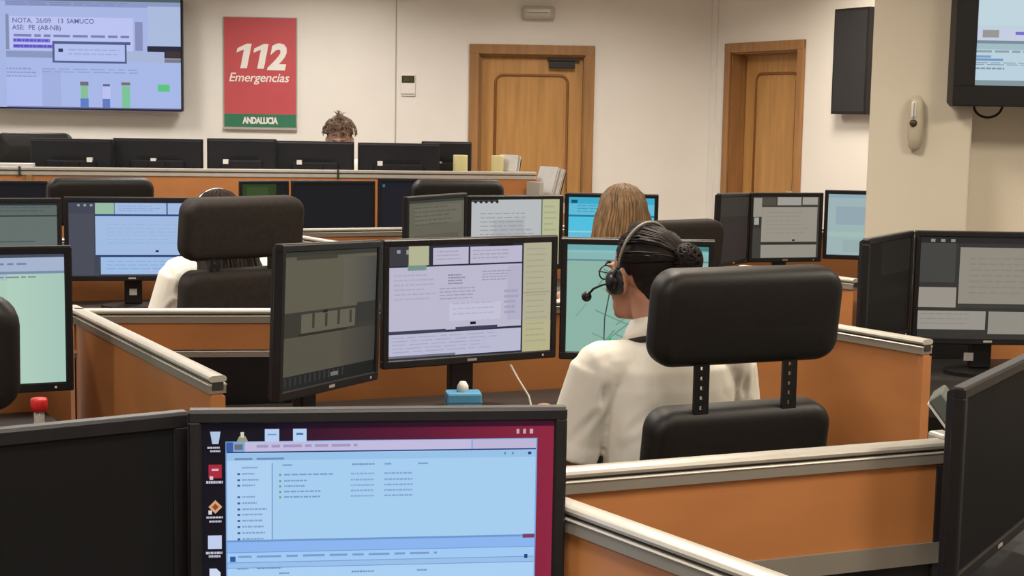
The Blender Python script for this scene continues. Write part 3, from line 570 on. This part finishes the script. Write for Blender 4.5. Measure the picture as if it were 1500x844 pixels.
def make_person(label, loc, rz, head_yaw, skin, shirt, hair_m, style, head_off=(0, .115, 1.163), head_pitch=0, seat=0):
    t = thing('person', label, 'person', (loc[0], loc[1], loc[2]), rz, 'people at the workstations')
    HM = Matrix.Translation(head_off)@Matrix.Rotation(head_yaw, 4, 'Z')@Matrix.Rotation(head_pitch, 4, 'X')
    def E(m, tors, grow=0, z0=0, z1=9):
        m.loft([[Vector((cx+(rx+grow)*(abs(cos(a))**.85)*(1 if cos(a) > 0 else -1), cy+(ry+grow)*(abs(sin(a))**.85)*(1 if sin(a) > 0 else -1), z)) for a in [2*pi*i/28 for i in range(28)]] for cx, cy, z, rx, ry in tors if z0 <= z <= z1])
    hx, hy = head_off[0], head_off[1]
    tors = [(0, -.02, .45, .14, .10), (0, -.01, .50, .172, .122), (0, 0, .58, .165, .118), (0, .01, .66, .145, .104), (0, .02, .74, .142, .102), (0, .032, .84, .155, .108), (0, .04, .91, .160, .106), (0, .043, .955, .150, .094), (hx*.2, .047, .99, .115, .072), (hx*.4, .055, 1.02, .075, .058), (hx*.6, .065, 1.05, .053, .052), (hx*.8, hy-.035, 1.09, .049, .052), (hx, hy-.025, 1.13, .05, .054)]
    m = MB(); E(m, tors)
    arms = {}
    for s in (-1, 1):
        sh = Vector((s*.178, .04, .955)); el = Vector((s*.245, .085, .70)); wr = Vector((s*.17, .33, .785)); arms[s] = (sh, el, wr)
        m.limb([(s*.10, .043, .97), sh, sh.lerp(el, .5), el], [.05, .054, .046, .040], 14); m.limb([el, el.lerp(wr, .35), wr], [.040, .041, .024], 12)
        hand(m, wr, (-s*.25, 1, -.10), s)
        m.limb([(s*.085, -.01, .53), (s*.11, .20, .545), (s*.12, .43, .53)], [.092, .080, .058], 14)
        m.limb([(s*.12, .43, .53), (s*.12, .41, .32), (s*.12, .39, .10)], [.056, .052, .034], 14)
        m.limb([(s*.12, .36, .05), (s*.125, .46, .04), (s*.13, .55, .033)], [.036, .036, .028], 12)
    # head
    h = MB(); h.ell((0, -.015, .035), (.074, .093, .079)); h.ell((0, .028, -.02), (.060, .064, .085)); h.ell((0, .042, -.073), (.046, .046, .036)); h.ell((0, .076, -.096), (.018, .017, .015))
    h.limb([(0, .090, .012), (0, .103, -.012), (0, .110, -.030)], [.007, .010, .012], 10); h.ell((-.011, .098, -.034), (.009, .010, .007)); h.ell((.011, .098, -.034), (.009, .010, .007))
    h.ell((0, .080, .024), (.046, .013, .008)); h.ell((0, .088, -.058), (.022, .010, .005)); h.ell((0, .087, -.067), (.019, .011, .006))
    for s in (-1, 1):
        Me = Matrix.Translation((s*.073, -.004, -.008))@Matrix.Rotation(s*R(22), 4, 'Z')@Matrix.Rotation(R(-12), 4, 'X')
        h.ell((0, 0, 0), (.009, .019, .032), Me, 14, 8); h.limb([Me@Vector((s*.004, -.015, -.02)), Me@Vector((s*.008, -.02, .008)), Me@Vector((s*.006, -.006, .03)), Me@Vector((s*.002, .012, .022))], [.005, .006, .006, .005], 8)
        h.ell((s*.042, .060, -.03), (.022, .02, .018))
    m.add([HM@Vector(v) for v in h.v], h.f)
    link('body', union(m, .0058, 3, skin, 'body'), t)
    for s in (-1, 1):
        e = MB(); e.ell((s*.031, .079, .006), (.011, .009, .008), None, 12, 8); e.v = [tuple(HM@Vector(v)) for v in e.v]; e.build('eye', M_eye, t, True)
        e = MB(); e.ell((s*.031, .0868, .006), (.0045, .002, .0045), None, 10, 6); e.v = [tuple(HM@Vector(v)) for v in e.v]; e.build('pupil', M_black, t, True)
    e = MB()
    for s in (-1, 1): e.limb([(s*.014, .092, .026), (s*.032, .092, .031), (s*.05, .082, .026)], [.003, .0035, .002], 6)
    e.v = [tuple(HM@Vector(v)) for v in e.v]; e.build('eyebrows', hair_m, t, True)
    # polo shirt with creases running out of the armpits
    m = MB(); E(m, tors, .013, .57, 1.03)
    for s in (-1, 1):
        sh, el, wr = arms[s]
        m.limb([(s*.09, .043, .965), (sh.x-s*.01, sh.y, sh.z)], [.058, .068], 16)
        ca = sh.lerp(el, .82)
        m.limb([sh, sh.lerp(el, .45), ca], [.067, .066, .068], 18, 3, True)
        m.limb([ca.lerp(sh, .16), ca], [.0705, .0715], 18, 1, True)
    me = union(m, .0065, 3, shirt, 'shirt')
    cre = []
    for s in (-1, 1):
        for (a, b, w, d) in (((.170, -.055, .80), (.135, -.075, .93), .010, .010), ((.172, -.05, .80), (.09, -.09, .88), .011, .010), ((.175, -.05, .79), (.10, -.095, .80), .012, .006), ((.185, -.01, .955), (.195, -.03, .80), .008, .007), ((.16, -.06, .74), (.05, -.11, .70), .016, .006), ((.205, -.02, .86), (.25, .02, .80), .010, .004)):
            cre.append((Vector((s*a[0], a[1], a[2])), Vector((s*b[0], b[1], b[2])), w, d))
    cos_ = [v.co.copy() for v in me.vertices]; nor_ = [v.normal.copy() for v in me.vertices]; out_ = []
    for co, no in zip(cos_, nor_):
        dsp = 0
        if co.y > .06: out_ += co[:]; continue
        for a, b, w, d in cre:
            ab = b-a; k = max(0, min(1, (co-a).dot(ab)/ab.length_squared)); q = (co-(a+ab*k)).length
            if q < w*4: dsp += -d*math.exp(-(q/w)**2)*(1-.6*k)+d*.6*math.exp(-((q-w*1.8)/w)**2)*(1-.6*k)
        out_ += (co+no*dsp)[:]
    me.vertices.foreach_set('co', out_); me.update()
    sh_o = link('polo_shirt', me, t)
    # collar: standing fold with a dark stripe
    cxx, cyy = hx*.5, .062
    def cring(r, z, tilt): return [Vector((cxx+(r)*1.03*cos(a), cyy+r*sin(a)*.98, z-tilt*sin(a))) for a in [2*pi*i/28 for i in range(28)]]
    cm = MB(); cm.loft([cring(.070, 1.022, .022), cring(.066, 1.047, .020), cring(.062, 1.062, .018), cring(.066, 1.066, .018), cring(.080, 1.036, .022), cring(.086, 1.016, .026), cring(.080, 1.010, .026)], False); cm.build('collar', shirt, sh_o, True)
    cm = MB(); cm.loft([cring(.0872, 1.017, .026), cring(.0895, 1.011, .026), cring(.088, 1.003, .026), cring(.081, 1.005, .026)], False); cm.build('collar_stripe', M_stripe, sh_o, True)
    # trousers and shoes
    m = MB(); E(m, tors, .012, .44, .67)
    for s in (-1, 1):
        m.limb([(s*.085, -.01, .53), (s*.11, .20, .545), (s*.12, .43, .53)], [.102, .092, .070], 14); m.limb([(s*.12, .43, .53), (s*.12, .41, .32), (s*.12, .39, .09)], [.068, .064, .056], 14)
    link('trousers', union(m, .009, 3, M_trousers, 'trousers'), t)
    for s in (-1, 1): MB().limb([(s*.12, .35, .045), (s*.125, .46, .043), (s*.13, .56, .036)], [.043, .044, .035], 12).build('shoe', M_black, t, True)
    # hair
    rnd = random.Random(len(label)); hm = MB()
    cap = MB(); cap.ell((0, -.02, .040), (.080, .096, .083), None, 28, 18); cap.ell((0, -.058, -.020), (.056, .050, .055), None, 18, 12)
    hc = union(cap, .005, 2, hair_m, 'hair')
    bm = bmesh.new(); bm.from_mesh(hc)
    def face_zone(p): return (p.y > .040 and p.z < .085) or (p.y > .018 and p.z < .06) or (abs(p.x) > .045 and p.y > -.032 and p.z < .012) or (abs(p.x) > .03 and p.z < -.045 and p.y > -.05)
    bmesh.ops.delete(bm, geom=[f for f in bm.faces if face_zone(f.calc_center_median())], context='FACES')
    base_v = [v.co.copy() for v in bm.verts]; bm.verts.index_update(); base_f = [tuple(v.index for v in f.verts) for f in bm.faces]; bm.free(); bpy.data.meshes.remove(hc)
    hm.add(base_v, base_f)
    def onskull(d, g=0):
        d = d.normalized(); c = Vector((0, -.02, .04)); r = (.080+g, .096+g, .083+g)
        k = 1/math.sqrt((d.x/r[0])**2+(d.y/r[1])**2+(d.z/r[2])**2); p = c+d*k
        if d.z < 0: p.x *= (1+d.z*.3); 
        return p
    if style in ('bun', 'topbun'):
        bun = Vector((.018, -.122, .050)) if style == 'bun' else Vector((.0, -.03, .135)); bd = (bun-Vector((0, -.02, .04)))
        ps = []
        for i in range(420):
            a = rnd.uniform(0, 2*pi)
            # start on the hairline ring, run over the skull to the bun
            st = Vector((cos(a)*1.0, sin(a)*1.0, 0)); z = -.55 if sin(a) < -.3 else (.10 if abs(cos(a)) > .6 else .50)
            st = Vector((cos(a), sin(a)*.8 if sin(a) < 0 else sin(a)*.72, z+rnd.uniform(-.08, .1)))
            if face_zone(onskull(st)): st.z += .45
            q = []
            for k in range(8):
                f = k/7; d = st.normalized().lerp(bd.normalized(), f); q.append(onskull(d, .0025+rnd.uniform(-.0015, .002)))
            q[-1] = q[-1].lerp(bun, .3); ps.append(q)
        strands(hm, ps, .0026, 4)
        br = (.036, .034, .038) if style == 'bun' else (.030, .028, .024)
        hm.ell(bun, br, None, 14, 10)
        for i in range(64):
            ax = Vector((rnd.gauss(0, 1), rnd.gauss(0, 1), rnd.gauss(0, 1))).normalized(); b1 = ax.orthogonal().normalized(); b2 = ax.cross(b1); a0 = rnd.uniform(0, 6.3); q = []
            for k in range(9):
                a = a0+k*.42; d = b1*cos(a)+b2*sin(a); q.append(bun+Vector((d.x*br[0], d.y*br[1], d.z*br[2]))*1.04)
            hm.tube(q, .0034, 5)
    if style == 'topbun':
        for i in range(190):   # tousled curls
            d = Vector((rnd.gauss(0, 1), rnd.gauss(0, 1), abs(rnd.gauss(0, .8))+.02)).normalized(); p = onskull(d, .008)
            if face_zone(p) and p.z < .05: continue
            q = []; a0 = rnd.uniform(0, 6.3); tx = d.orthogonal().normalized(); ty = d.cross(tx); R_ = rnd.uniform(.008, .018)
            for k in range(9): a = a0+k*.75; q.append(p+d*(R_*.7+.0012*k)+tx*cos(a)*R_+ty*sin(a)*R_*.8)
            hm.tube(q, .0034, 5, .5)
        for i in range(16):
            d = Vector((rnd.uniform(-1, 1), rnd.uniform(-.6, .6), 1)).normalized(); p = Vector((0, -.03, .145)); hm.tube([p, p+d*.03, p+d*.045+Vector((rnd.uniform(-.02, .02), 0, -.004))], .003, 5, .4)
    if style in ('long', 'verylong'):
        ps = []
        for i in range(330):
            a = rnd.uniform(-pi, pi)
            if abs(a-pi/2) < .62: continue       # face left free
            q = []; g = rnd.uniform(.002, .014)
            d0 = Vector((rnd.uniform(-.10, .10), .2+rnd.uniform(-.2, .1), 1))
            for k in range(6): q.append(onskull(d0.normalized().lerp(Vector((cos(a), sin(a), 0)), k/5), g))
            b = q[-1].copy(); L = rnd.uniform(.20, .29) if style == 'long' else rnd.uniform(.26, .38); ph = rnd.uniform(0, 6)
            for k in range(1, 7): q.append(b+Vector((cos(a)*(.012*sin(k*.6)+(.006 if style == 'long' else .011)*k)+.003*sin(ph+k*1.6), sin(a)*((.004 if style == 'long' else .024)*k if sin(a) < 0 else 0)+.003*cos(ph+k*1.3), -L*k/6)))
            ps.append(q)
        strands(hm, ps, .0062)
        hm.loft([[Vector((x*cos(2*pi*i/18), -.045+.062*sin(2*pi*i/18)+yo, z)) for i in range(18)] for z, x, yo in (((.03, .07, 0), (-.05, .082, -.005), (-.13, .086, -.012), (-.20, .082, -.02)) if style == 'long' else ((.03, .07, 0), (-.05, .090, -.03), (-.13, .125, -.083), (-.22, .145, -.120), (-.31, .150, -.132)))])
    hm.v = [tuple(HM@Vector(v)) for v in hm.v]
    hm.build('hair', hair_m, t, True)
    t['_'] = 0; del t['_']
    return t, HM
def headset(label, person, HM, boom=True, cable=True, band=M_alug, big=0):
    t = thing('headset', label, 'headset', person.location, person.rotation_euler[2], 'headsets')
    def P(q): return [HM@Vector(v) for v in q]
    MB().tube(P([((.093+big)*cos(a), -.004-.012*sin(a), .028+(.106+big)*sin(a)) for a in [pi*k/22 for k in range(23)]]), .0036+big*.2, 6).build('headband', band, t, True)
    for s in (-1, 1):
        MH = HM@Matrix.Translation((s*.086, .010, -.008))@Matrix.Rotation(s*pi/2, 4, 'Y')
        c = MB().lathe([(.001, -.010), (.026, -.010), (.031, -.004), (.031, .004), (.024, .010), (.001, .010)], 20, M=MH).build('ear_cushion', M_blackg, t, True)
        MB().lathe([(.001, .010), (.018, .010), (.018, .014), (.001, .015)], 16, M=MH).build('ear_plate', M_black, c, True)
        MB().tube(P([(s*.093, -.002, .03), (s*.097, .004, .012), (s*.096, .008, -.005)]), .004, 6).build('yoke', M_blackg, t, True)
    if boom:
        MB().tube(P([(-.098, .012, -.012), (-.104, .035, -.016), (-.108, .062, -.028), (-.106, .082, -.044)]), .0028, 6).build('microphone_boom', M_black, t, True)
        mb = MB(); c = HM@Vector((-.106, .088, -.050)); mb.ell(c, (.0125, .0125, .0125), None, 14, 10); mb.build('microphone', M_black, t, True)
    if cable:
        p = HM@Vector((-.098, .018, -.036)); MB().tube([p, p+Vector((-.006, .01, -.06)), p+Vector((-.002, .02, -.14)), p+Vector((.02, .035, -.22)), p+Vector((.04, .05, -.30))], .0016, 5).build('cable', mat('cable_green', (.05, .12, .08), .5), t, True)
    return t
p2, H2 = make_person('person in cream polo with black hair in a bun, seen from behind wearing a headset', (.385, 3.515, 0), R(23), R(18), M_skin, M_shirt, M_hair, 'bun', head_off=(-.020, .122, 1.160))
headset('grey-banded headset with boom microphone on the black-haired person', p2, H2)
gl = MB()
for s in (-1, 1):
    c = Vector((s*.033, .100, .004)); q = [H2@(c+Vector((.024*cos(a), -.004*abs(cos(a)), .017*sin(a)))) for a in [2*pi*k/16 for k in range(17)]]; gl.tube(q, .002, 5)
    gl.tube([H2@Vector(v) for v in ((s*.057, .098, .008), (s*.068, .08, .010), (s*.078, .0, .008))], .0018, 5)
gl.tube([H2@Vector(v) for v in ((-.009, .1, .006), (0, .103, .009), (.009, .1, .006))], .0018, 5); gl.build('glasses', M_black, p2, True)
p1, H1 = make_person('person at left with cream sleeve, hidden by a wide chair headrest', (-1.015, 5.36, 0), R(28), R(6), M_skin, M_shirt, M_hair1, 'verylong', head_off=(-.012, .125, 1.118))
headset('pale-banded headset just above the left chair headrest', p1, H1, boom=False, band=M_white, big=.004)
p3, H3 = make_person('person with long blond-brown hair in front of the cyan screen', (.485, 5.98, 0), R(19), R(0), M_skin2, M_shirt, M_hair3, 'long', head_off=(-.01, .12, 1.135))
p4, H4 = make_person('woman with tousled ash-brown hair behind the counter monitors', (-1.095, 9.52, .22), R(182), R(0), M_skin2, M_shirt, M_hair4, 'topbun', head_off=(0, .115, 1.138), head_pitch=R(-15))
# ------------------------------------------------------------------ wall things
# television at left
def television(label, x0, x1, z0, z1, y, depth, bz, items, texts=(), cat='television', chin=None):
    w = x1-x0; h = z1-z0; t = thing('television', label, cat, ((x0+x1)/2, y, z0), 0)
    b = MB(); ch = chin or bz
    b.bevbox(-w/2, w/2, 0, depth*.5, 0, ch, .003, seg=1); b.bevbox(-w/2, w/2, 0, depth*.5, h-bz, h, .003, seg=1); b.bevbox(-w/2, -w/2+bz, 0, depth*.5, ch-.004, h-bz+.004, .003, seg=1); b.bevbox(w/2-bz, w/2, 0, depth*.5, ch-.004, h-bz+.004, .003, seg=1)
    b.build('bezel', M_black, t)
    MB().bevbox(-w/2+.006, w/2-.006, depth*.35, depth, .006, h-.006, .006, seg=1).build('rear_housing', M_blackg, t)
    MB().bevbox(-.2, .2, depth, depth+.045, h*.3, h*.7, .004, seg=1).build('wall_bracket', M_blackg, t)
    s = link('screen', rects_mesh(w-2*bz, h-bz-ch, items), t); s.location = (0, .006, ch)
    for txt, u, v, size, c in texts:
        m = MATS.get(('ink', c))
        if not m:
            m = bpy.data.materials.new('screen_ink'); m.use_nodes = True; q = m.node_tree.nodes['Principled BSDF']; q.inputs['Base Color'].default_value = (.01, .01, .01, 1); q.inputs['Emission Color'].default_value = (*s2l(c), 1); q.inputs['Emission Strength'].default_value = 1; MATS[('ink', c)] = m
        o = link('screen_text', text_mesh(txt, size, m, bold=size*.012, ext=0, align='LEFT'), s); o.location = ((u-.5)*(w-2*bz), -.0022, (h-bz-ch)*(1-v)); o.rotation_euler = (pi/2, 0, 0)
    return t
tw = 1.46
def tp(x0, y0, x1, y1, *c):   # photo crop of the visible right part -> screen fraction
    f = lambda x: 1-(1318-x)/1390*.965; return (f(x0), (y0+20)/780, f(x1), (y1+20)/780, *c)
b0 = (166, 180, 226)
TV = [(0, 0, 1, 1, b0), (0, 0, 1, .03, (80, 96, 96)), tp(0, 0, 1318, 40, (140, 152, 196)), tp(1070, 30, 1318, 310, (170, 186, 220)), tp(30, 115, 960, 350, (186, 194, 240)), tp(0, 100, 24, 350, (130, 140, 176)),
      tp(975, 140, 1032, 345, (134, 142, 184)), tp(0, 360, 350, 405, (136, 150, 190)), tp(0, 410, 1318, 750, (166, 182, 230)), tp(1066, 310, 1318, 395, (40, 40, 60)), tp(1205, 345, 1318, 395, (62, 52, 54)), tp(910, 350, 1195, 425, (166, 180, 214)), tp(1195, 400, 1318, 425, (120, 120, 130)),
      tp(350, 285, 940, 305, (74, 86, 126)), tp(350, 285, 910, 438, (78, 92, 134)), tp(366, 305, 896, 424, (178, 190, 236)), tp(395, 338, 430, 362, (50, 56, 90)),
      tp(270, 490, 410, 750, (160, 174, 222)), tp(0, 530, 265, 745, (172, 186, 236)), tp(0, 752, 1318, 775, (118, 124, 172), (90, 84, 120)),
      tp(555, 570, 618, 598, (110, 108, 120)), tp(560, 598, 614, 690, (132, 190, 150)), tp(556, 690, 618, 752, (92, 124, 200)), tp(728, 585, 780, 600, (96, 96, 130)), tp(725, 605, 785, 690, (184, 192, 236)), tp(724, 690, 780, 752, (96, 122, 190)),
      tp(866, 570, 934, 592, (120, 110, 106)), tp(872, 598, 932, 752, (122, 194, 150)), tp(1142, 582, 1232, 632, (88, 196, 126)), tp(55, 270, 335, 298, (140, 132, 226)), tp(55, 312, 350, 338, (128, 120, 214))]
TV += lines(*tp(60, 240, 930, 262)[:4], 1, (120, 128, 176), .8, 2, 1)+lines(*tp(270, 480, 1200, 520)[:4], 2, (142, 156, 204), .35, 3)+lines(*tp(0, 480, 240, 560)[:4], 3, (140, 150, 196), .35, 4)+lines(*tp(0, 10, 1040, 40)[:4], 2, (124, 134, 180), .4, 5)+lines(*tp(470, 340, 880, 400)[:4], 2, (156, 168, 216), .3, 6)+lines(*tp(60, 275, 330, 295)[:4], 1, (90, 80, 190), .8, 7, 1)+lines(*tp(60, 317, 345, 335)[:4], 1, (84, 76, 180), .8, 8, 1)
u0 = tp(50, 165, 0, 0)
ink = (84, 90, 140)
television('large wall television with a lilac-blue desktop picture, at the left of the red poster', -3.955, -2.50, 1.515, 2.345+.01, 11.37, .08, .012, TV,
           [(w_, u0[0]+du, v_-.008, .050, ink) for w_, du, v_ in (('NOTA.', 0, u0[1]), ('26/09', .125, u0[1]), ('13', .235, u0[1]), ('SAMUCO', .285, u0[1]), ('ASE:', 0, tp(0, 215, 0, 0)[1]), ('PE', .085, tp(0, 215, 0, 0)[1]), ('(A8-NB)', .135, tp(0, 215, 0, 0)[1]))])
# poster
t = thing('poster', 'red 112 emergency sign board with green foot strip on the back wall', 'poster', (-1.935, WY, 1.408)); pw, ph = .545, .82
MB().bevbox(-pw/2-.006, pw/2+.006, -.02, 0, -.006, ph+.006, .003, seg=1).build('board', M_grey, t)
MB().box(-pw/2, pw/2, -.0215, -.0195, .098, ph).build('red_field', M_red, t)
MB().box(-pw/2, pw/2, -.0215, -.0195, 0, .098).build('green_strip', M_green, t)
MB().bevbox(-pw/2-.012, pw/2+.006, -.024, 0, -.022, -.004, .002, seg=1).build('lower_lip', M_grey, t)
one = [(0, 0), (.050, 0), (.050, .185), (.014, .185), (-.052, .150), (-.052, .118), (0, .142)]
for x in (-.150, -.022): MB().prism([(px_+.20*pz, pz) for px_, pz in one], 0, .0016, Matrix(((1, 0, 0, x), (0, 0, -1, -.0215), (0, 1, 0, .440), (0, 0, 0, 1)))).build('lettering', M_ink, t)
for txt, sz, z, sh, bo, sp, x in (('2', .262, .440, .20, .011, 1, .122), ('Emergencias', .093, .342, .25, .001, .98, -.012), ('ANDALUCIA', .068, .026, 0, .003, .92, 0)):
    o = link('lettering', text_mesh(txt, sz, M_ink, sh, bo, .0008, sp), t); o.location = (x, -.0225, z); o.rotation_euler = (pi/2, 0, 0); o.scale.x = .72 if txt[0] == 'A' else 1
# control, exit lamp
t = thing('wall_thermostat', 'small white wall control with dark green display beside the wall joint', 'thermostat', (-.815, WY, 1.66))
MB().bevbox(-.055, .055, -.010, 0, 0, .165, .004).build('housing', M_wall, t)
MB().box(-.048, .048, -.0115, -.009, .10, .155).build('display', mat('display_olive', (.035, .033, .012), .3), t)
o = link('display_digits', text_mesh('20.5', .042, mat('digit_olive', (.14, .13, .05), .5), 0, 0, .0005), t); o.location = (0, -.012, .113); o.rotation_euler = (pi/2, 0, 0)
MB().box(-.052, .05, -.012, -.009, .012, .022).build('button_strip', M_grey, t)
t = thing('emergency_light', 'grey rounded emergency light box on the wall above the left door', 'emergency light', (.162, WY, 2.30))
MB().cushion(.245, .10, .05, .02, .012, c=(0, -.025, 0)).build('housing', mat('emergency_grey', (.46, .43, .37), .5), t, True)
MB().cushion(.20, .065, .02, .015, .006, c=(0, -.045, 0)).build('lens', mat('emergency_lens', (.55, .53, .48), .25), t, True)
# black panel on the angled wall
bp_ = Vector((CX, WY))+d2*1.70; nn = Vector((d2.y, -d2.x))
t = thing('wall_panel', 'tall black flat panel mounted on the cream wall beside the pillar', 'wall panel', (bp_.x+nn.x*.08, bp_.y+nn.y*.08, 1.578), a2)
MB().bevbox(-.175, .175, 0, .05, 0, .69, .004).build('housing', M_black, t)
f = MB(); f.box(-.160, .160, -.002, .001, .018, .672); f.build('front_cover', mat('charcoal_cover', (.016, .016, .019), .55, var=.1), t)
MB().bevbox(-.06, .06, .05, .08, .2, .5, .004).build('wall_bracket', M_blackg, t)
# intercom handset on the pillar
t = thing('wall_handset', 'ivory intercom handset hung on the cream pillar', 'telephone', (1.420, 5.358, 1.44), R(-14.5))
b = MB(); b.loft([[Vector((w*cos(a)+xo, -.004-d*(.5+.5*sin(a)) if True else 0, z)) for a in [2*pi*i/16 for i in range(16)]] for z, w, d, xo in ((0, .008, .012, 0), (.012, .020, .026, 0), (.05, .026, .034, 0), (.095, .028, .036, 0), (.14, .027, .036, 0), (.175, .024, .034, 0), (.19, .014, .022, 0), (.195, .005, .01, 0))]); b.build('handset_body', M_ivory, t, True)
MB().lathe([(.002, 0), (.013, 0), (.013, .004), (.002, .005)], 16, M=Matrix.Translation((-.008, -.038, .098))@Matrix.Rotation(pi/2, 4, 'X')).build('round_button', mat('button_dark', (.05, .04, .025), .4), t, True)
MB().cushion(.018, .06, .010, .008, .004, c=(-.008, -.038, .145)).build('speaker_grille', M_white, t, True)
# television at right
TR = [(0, 0, 1, 1, (186, 208, 220)), (0, 0, 1, .60, (192, 212, 222)), (0, .62, 1, .70, (196, 204, 224)), (0, .70, 1, .72, (120, 140, 150)), (0, .72, 1, .76, (160, 186, 196)), (.02, .63, .08, .68, (150, 150, 150)), (.0, .80, .055, .815, (120, 160, 190)), (.0, .82, .10, .835, (110, 150, 190)), (0, .965, 1, 1, (130, 150, 156))]
TR += lines(0, .765, .4, .79, 1, (140, 160, 170), .6, 1)+lines(.0, .845, .4, .87, 2, (140, 160, 172), .5, 3)+lines(0, .88, .12, .90, 1, (130, 150, 165), .6, 5)+lines(.14, .64, .4, .665, 1, (120, 110, 200), .8, 6)
television('thick-framed black wall television with pale blue screen at the top right edge', 1.513, 2.60, 1.600, 2.26, 5.24, .10, .075, TR, chin=.072)
MB().tube([(1.665+.05*cos(pi+pi*k/14), 5.33, 1.604+.042*sin(pi+pi*k/14)) for k in range(15)], .0045, 8).build('cable_loop', M_black, None, True)
tag(bpy.data.objects['cable_loop'], 'short black cable loop hanging below the wall television', 'cable')
# ------------------------------------------------------------------ small things
def mug(label, x, y, z, r=.041, h=.086):
    t = thing('mug', label, 'mug', (x, y, z), R(10), 'yellow mugs')
    MB().lathe([(.001, 0), (r*.94, 0), (r, .006), (r, h-.003), (r*.97, h), (r*.90, h-.002), (r*.88, .012), (.001, .010)], 22).build('mug_body', M_mug, t, True)
    MB().tube([(0, r*.95, h*.82), (0, r+.022, h*.74), (0, r+.026, h*.45), (0, r*.95, h*.22)], .006, 8).build('handle', M_mug, t, True)
mug('pale yellow mug in front of the last monitor on the counter', -.318, 8.905, 1.196, .043, .10)
mug('pale yellow mug beside the leaning papers on the counter', -.098, 8.945, 1.196, .037, .10)
def sheaf(label, loc, rz, tilt, w, h, n, th, side=0):
    t = thing('paper_stack', label, 'papers', loc, rz, 'leaning papers'); rnd = random.Random(n)
    for i in range(n):
        M = Matrix.Rotation(R(tilt), 4, 'Y')@Matrix.Translation((i*th, rnd.uniform(-.006, .006), rnd.uniform(-.006, .004)+.006))
        MB().box(0, th*.75, -w/2, w/2, 0, h, M).build('sheet_bundle', M_paper if i % 3 != 2 else M_grey, t)
    M = Matrix.Rotation(R(tilt), 4, 'Y'); MB().box(n*th, n*th+.004, -w/2-.004, w/2+.004, 0, h-.01, M).build('cover', M_blackg, t)
sheaf('bundle of white papers leaning beside the second yellow mug', (-.045, 8.955, 1.197), R(62), 14, .12, .10, 5, .009)
sheaf('tall white papers leaning over the right end of the counter', (.150, 8.86, 1.0), R(38), 17, .16, .24, 6, .011)
t = thing('paper_stack', 'flat pile of white papers at the left end of the counter', 'papers', (-2.80, 8.44, 1.196), R(10)); rnd = random.Random(2)
for k in range(5): MB().box(-.13+rnd.uniform(-.006, .006), .10+rnd.uniform(-.006, .006), -.05, .06, k*.005, k*.005+.0042).build('sheet_bundle', M_paper, t)
t = thing('file_tray', 'wire tray hung on the counter end holding leaning papers', 'tray', (.215, 8.86, .93), R(38)); b = MB()
b.box(-.10, .12, -.09, .09, .035, .045)
for y in (-.09, .09): b.box(-.10, .12, y-.002, y+.002, .04, .10)
for x in (-.10, .12): b.box(x-.002, x+.002, -.09, .09, .04, .12)
b.build('tray_frame', M_grey, t); MB().box(-.13, -.10, -.06, .06, .05, .22).build('hook_plate', M_grey, t)
# bottle
t = thing('bottle', 'clear bottle with bright red cap on the left desk below the pale green screen', 'bottle', (-1.052, 3.30, DZ))
MB().lathe([(.001, 0), (.026, 0), (.028, .006), (.028, .060), (.024, .075), (.0135, .098), (.0115, .108), (.0115, .134), (.001, .134)], 22).build('bottle_body', M_bottle, t, True)
MB().lathe([(.001, .130), (.0185, .130), (.0185, .154), (.017, .158), (.001, .158)], 22).build('cap', M_cap, t, True)
# blue box, cables, tablet
t = thing('desk_box', 'small light blue box with white cap before the centre monitor stand', 'box', (-.122, 3.86, DZ), R(8))
MB().bevbox(-.046, .046, -.03, .03, 0, .046+.04, .006).build('box_body', M_blue, t)
MB().box(-.047, .047, -.031, .031, .058, .062).build('box_seam', mat('blue_dark', (.04, .17, .30), .5), t)
MB().lathe([(.001, .086), (.016, .086), (.015, .100), (.008, .112), (.001, .113)], 14, c=(-.002, 0, 0)).build('white_cap', M_white, t, True)
for lb, pts in (('white cable hanging in a curve below the lilac-screen monitor', [(.0, 4.02, .87), (.02, 3.98, .84), (.05, 3.94, .80), (.062, 3.90, .755), (.066, 3.86, .745)]), ('pale cable lying across the desk below the map screen', [(-.02, 3.95, .746), (.04, 3.93, .75), (.10, 3.94, .748), (.16, 3.98, .746)])):
    o = MB().tube(pts, .0035, 6).build('cable', mat('cable_white', (.45, .40, .34), .5), None, True); tag(o, lb, 'cable', 'white cables')
t = thing('tablet', 'tilted grey tablet with white edge between the right partition and the dark monitor', 'tablet', (1.052, 3.30, DZ), R(-20)); b = MB()
Mt = Matrix.Translation((-.035, 0, .142))@Matrix.Rotation(R(-38), 4, 'Y')
MB().bevbox(-.03, .004, -.06, .06, -.085, .085, .003, Mt, 1).build('tablet_body', mat('tablet_grey', (.13, .15, .135), .4), t); MB().box(-.036, -.0305, -.058, .058, -.088, .08, Mt).build('white_edge', M_white, t)
b.bevbox(-.05, .06, -.05, .05, 0, .012, .004); b.tube([(0, 0, .01), (.0, 0, .14)], .012, 8); b.build('tablet_stand', M_blackg, t)
t = thing('post_cap', 'pale rail corner piece at the right end of the foreground partition', 'rail corner', (.752, 2.595, 0), R(21))
MB().bevbox(-.004, .03, -.024, .024, .955, 1.004, .006).build('corner_cap', M_alu, t); MB().box(-.002, .026, -.02, .02, 0, .955).build('corner_post', M_black, t)
